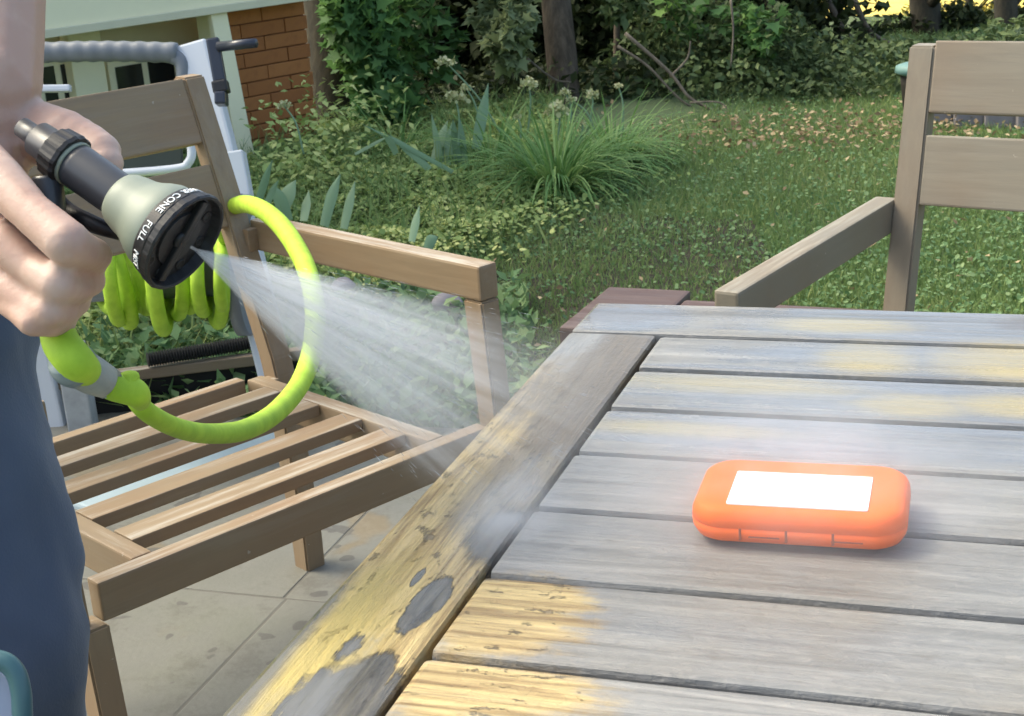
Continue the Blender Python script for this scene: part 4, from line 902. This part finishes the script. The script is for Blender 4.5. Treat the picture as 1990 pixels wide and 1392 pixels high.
# big evergreen bush sweeping down to the right
b_ = atd(1450, 260, 7.2); tree('evergreen_bush', 'large dull evergreen bush with drooping foliage above the leaf litter', 'shrub', b_, [(1440, 280, 1400, 0, 7.6, 30, M_['barkdark']), (1560, 260, 1500, 0, 7.8, 24, M_['barkdark'])],
     [([(A(1330, 60, 7.3), (.32, .3, .26), 1.2), (A(1470, 110, 7.2), (.32, .3, .26), 1.4), (A(1560, 170, 7.1), (.26, .25, .16), 1), (A(1400, 210, 7.0), (.3, .25, .12), 1), (A(1250, 150, 7.3), (.2, .2, .22), .8), (A(1620, 225, 6.9), (.3, .2, .08), .5), (A(1400, -150, 7.6), (.9, .5, .3), 2)], 15000, LEAF, (.022, .05), M_['lf_ever']),
      ([(A(1430, 30, 7.1), (.2, .15, .1), 1), (A(1480, 70, 7.0), (.12, .1, .1), .8), (A(1340, 30, 7.1), (.18, .1, .1), .6)], 260, MAPLE, (.04, .08), M_['lf_maple'])])
# dark hedge mass behind everything
hedge = empty('dark_hedge', (0, 8.2, 0)); tag(hedge, 'dark hedge closing off the garden behind the trunks', 'hedge')
hg_pts = [(A(x_, y_, D_), (.55, .35, .42), 1) for x_ in range(560, 1640, 140) for y_, D_ in ((-60, 8.3), (90, 8.1), (220, 8.0))]
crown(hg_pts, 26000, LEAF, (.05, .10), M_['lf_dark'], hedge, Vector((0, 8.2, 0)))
bm = bmesh.new(); 
for i in range(14): tube(bm, [Vector((-1.6+i*.27, .25+U(-.1, .1), -.1)), Vector((-1.6+i*.27+U(-.1, .1), .25, .9)), Vector((-1.6+i*.27+U(-.2, .2), .2, 2.0))], [.025, .02, .01], 6)
o_ = obj('stems', bm, M_['barkdark'], hedge, True); o_['kind'] = 'stuff'
# inner dense body of the hedge: thick twiggy leaf wall
P = np.stack([U(-2.6, 1.75, 15000), U(8.35, 8.8, 15000), U(-.05, 1.25, 15000)], 1); n = len(P)
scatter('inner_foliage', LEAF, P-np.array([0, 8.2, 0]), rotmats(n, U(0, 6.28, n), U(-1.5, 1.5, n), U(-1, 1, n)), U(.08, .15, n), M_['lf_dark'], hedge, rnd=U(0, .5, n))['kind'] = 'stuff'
# conifers at right
for j, (px, D_, wp, lab) in enumerate(((1800, 8.8, 60, 'dark conifer directly behind the right chair post'), (1960, 9.0, 46, 'dark conifer at the right edge behind the chair back'), (1600, 8.6, 26, 'leaning dark conifer left of the field gap'), (1885, 9.6, 20, 'thin dark conifer between the two thicker ones'))):
    b_ = atd(px, 190, D_); cl_ = [(A(px+dx, dy, D_+U(-.2, .2)), (.16, .2, .12), 1) for dx, dy in ((-70, 150), (70, 150), (-40, 60), (60, 40), (0, 190), (100, 90), (-90, 90))] if px != 1600 else [(A(1590, 150, D_), (.2, .2, .15), 1), (A(1570, 40, D_), (.1, .2, .2), 1), (A(1680, 150, D_), (.22, .2, .1), .8)]
    cl_ += [(A(px, -260, D_), (.5, .4, .45), 1.5)]
    tree('conifer', lab, 'conifer', b_, [(px+ (30 if px == 1600 else 5), 250, px-(20 if px == 1600 else 5), 0, D_, wp, M_['barkdark'])], [(cl_, 7000, LEAF, (.03, .06), M_['lf_dark'])], 'dark conifers behind the right chair')
P = np.array([A(U(1760, 2050), U(10, 130), U(9.2, 10)) for _ in range(900)]); n = len(P)
o_ = scatter('sun_gold_shrub', LEAF, P, rotmats(n, U(0, 6.28, n), U(-1, 1, n), U(-1, 1, n)), U(.03, .07, n), M_['lf_sun_gold']); tag(o_, 'shrub between the conifers at the right, golden sunlight painted into its leaves', 'shrub')
# low ivy skirt under the evergreens
n = 9000; x = U(.75, 3.2, n); y = 6.85+U(0, 1.3, n)-.1*x; hh = nz2(x, y, 2.2)
o_ = scatter('ivy_cover', LEAF, np.stack([x, y, U(0, .15, n)*(1+hh)], 1), rotmats(n, U(0, 6.28, n), rng.normal(-.2, .6, n), rng.normal(0, .6, n)), U(.025, .055, n), M_['lf_ever'], None, rnd=.5+.5*hh+rng.normal(0, .2, n)); tag(o_, 'low ivy and fern cover under the evergreen bush', 'ivy', kind='stuff')
# bare branches
def branch(pts, D, r, label):
    org = atd(*pts[0], D); t = empty('bare_branch', org); tag(t, label, 'branch', 'bare branches in front of the evergreen bush'); q = spline([(*(atd(x_, y_, D-.02*i)-org), r*(1-.75*i/len(pts))) for i, (x_, y_) in enumerate(pts)], 6)
    obj('stem', tube(bmesh.new(), [Vector(p[:3]) for p in q], [p[3] for p in q], 6), M_['twig'], t, True)
branch([(1215, 65), (1300, 140), (1340, 190), (1385, 215), (1425, 245), (1435, 290)], 6.7, .010, 'longest bare branch curving down to the lawn')
branch([(1200, 90), (1260, 130), (1330, 200), (1400, 225), (1450, 240)], 6.75, .008, 'bare branch running beside the longest one')
branch([(1302, 150), (1335, 115), (1342, 80)], 6.7, .007, 'short hooked bare branch pointing upward')
branch([(1420, 0), (1425, 60), (1420, 130)], 6.8, .006, 'thin vertical bare twig hanging from the evergreen')
branch([(1340, 200), (1400, 200), (1420, 230)], 6.6, .005, 'small forked bare twig above the lawn edge')
branch([(985, 80), (1070, 150), (1110, 160)], 6.8, .007, 'bare twig crossing left of the brown trunk')
branch([(1660, 0), (1690, 60), (1740, 90)], 8.0, .016, 'dark slanting branch across the field gap')
branch([(1610, 0), (1640, 60), (1700, 120)], 8.1, .02, 'dark lowest branch below the field gap')
# stone edging behind right chair
for i in range(1, 7):
    p = at(1775+i*62, 252+i*2, .0); bm = BX((0, 0, .055), (.115, .10, .12), .012); 
    o = obj('edging_stone', bm, M_['stone'], None, loc=(p.x, p.y+.12, 0), rot=(0, 0, -.18+U(-.1, .1)))
    tag(o, ['edging stone mostly hidden by the right chair post', 'first whole edging stone right of the chair post, seen through the gap', 'second edging stone in the chair back gap', 'third edging stone in the chair back gap, near the middle', 'fourth edging stone in the chair back gap, near the frame edge', 'edging stone cut by the right picture edge', 'edging stone just beyond the right picture edge'][i], 'edging stone', 'edging stones behind the right chair')
pl_ = empty('tub_planter', at(1784, 235, 0)); tag(pl_, 'small dark tub with teal rim partly behind the right chair post', 'tub')
obj('tub', lathe([(0, .055), (.15, .07), (.2, .075), (.2, .06), (.18, .055)], 24), simple('dark tub', (.03, .024, .02), .7), pl_, True); obj('rim', lathe([(.19, .075), (.20, .095), (.225, .09), (.235, .06), (.235, .01)], 24), simple('teal rim', (.14, .26, .24), .6), pl_, True)
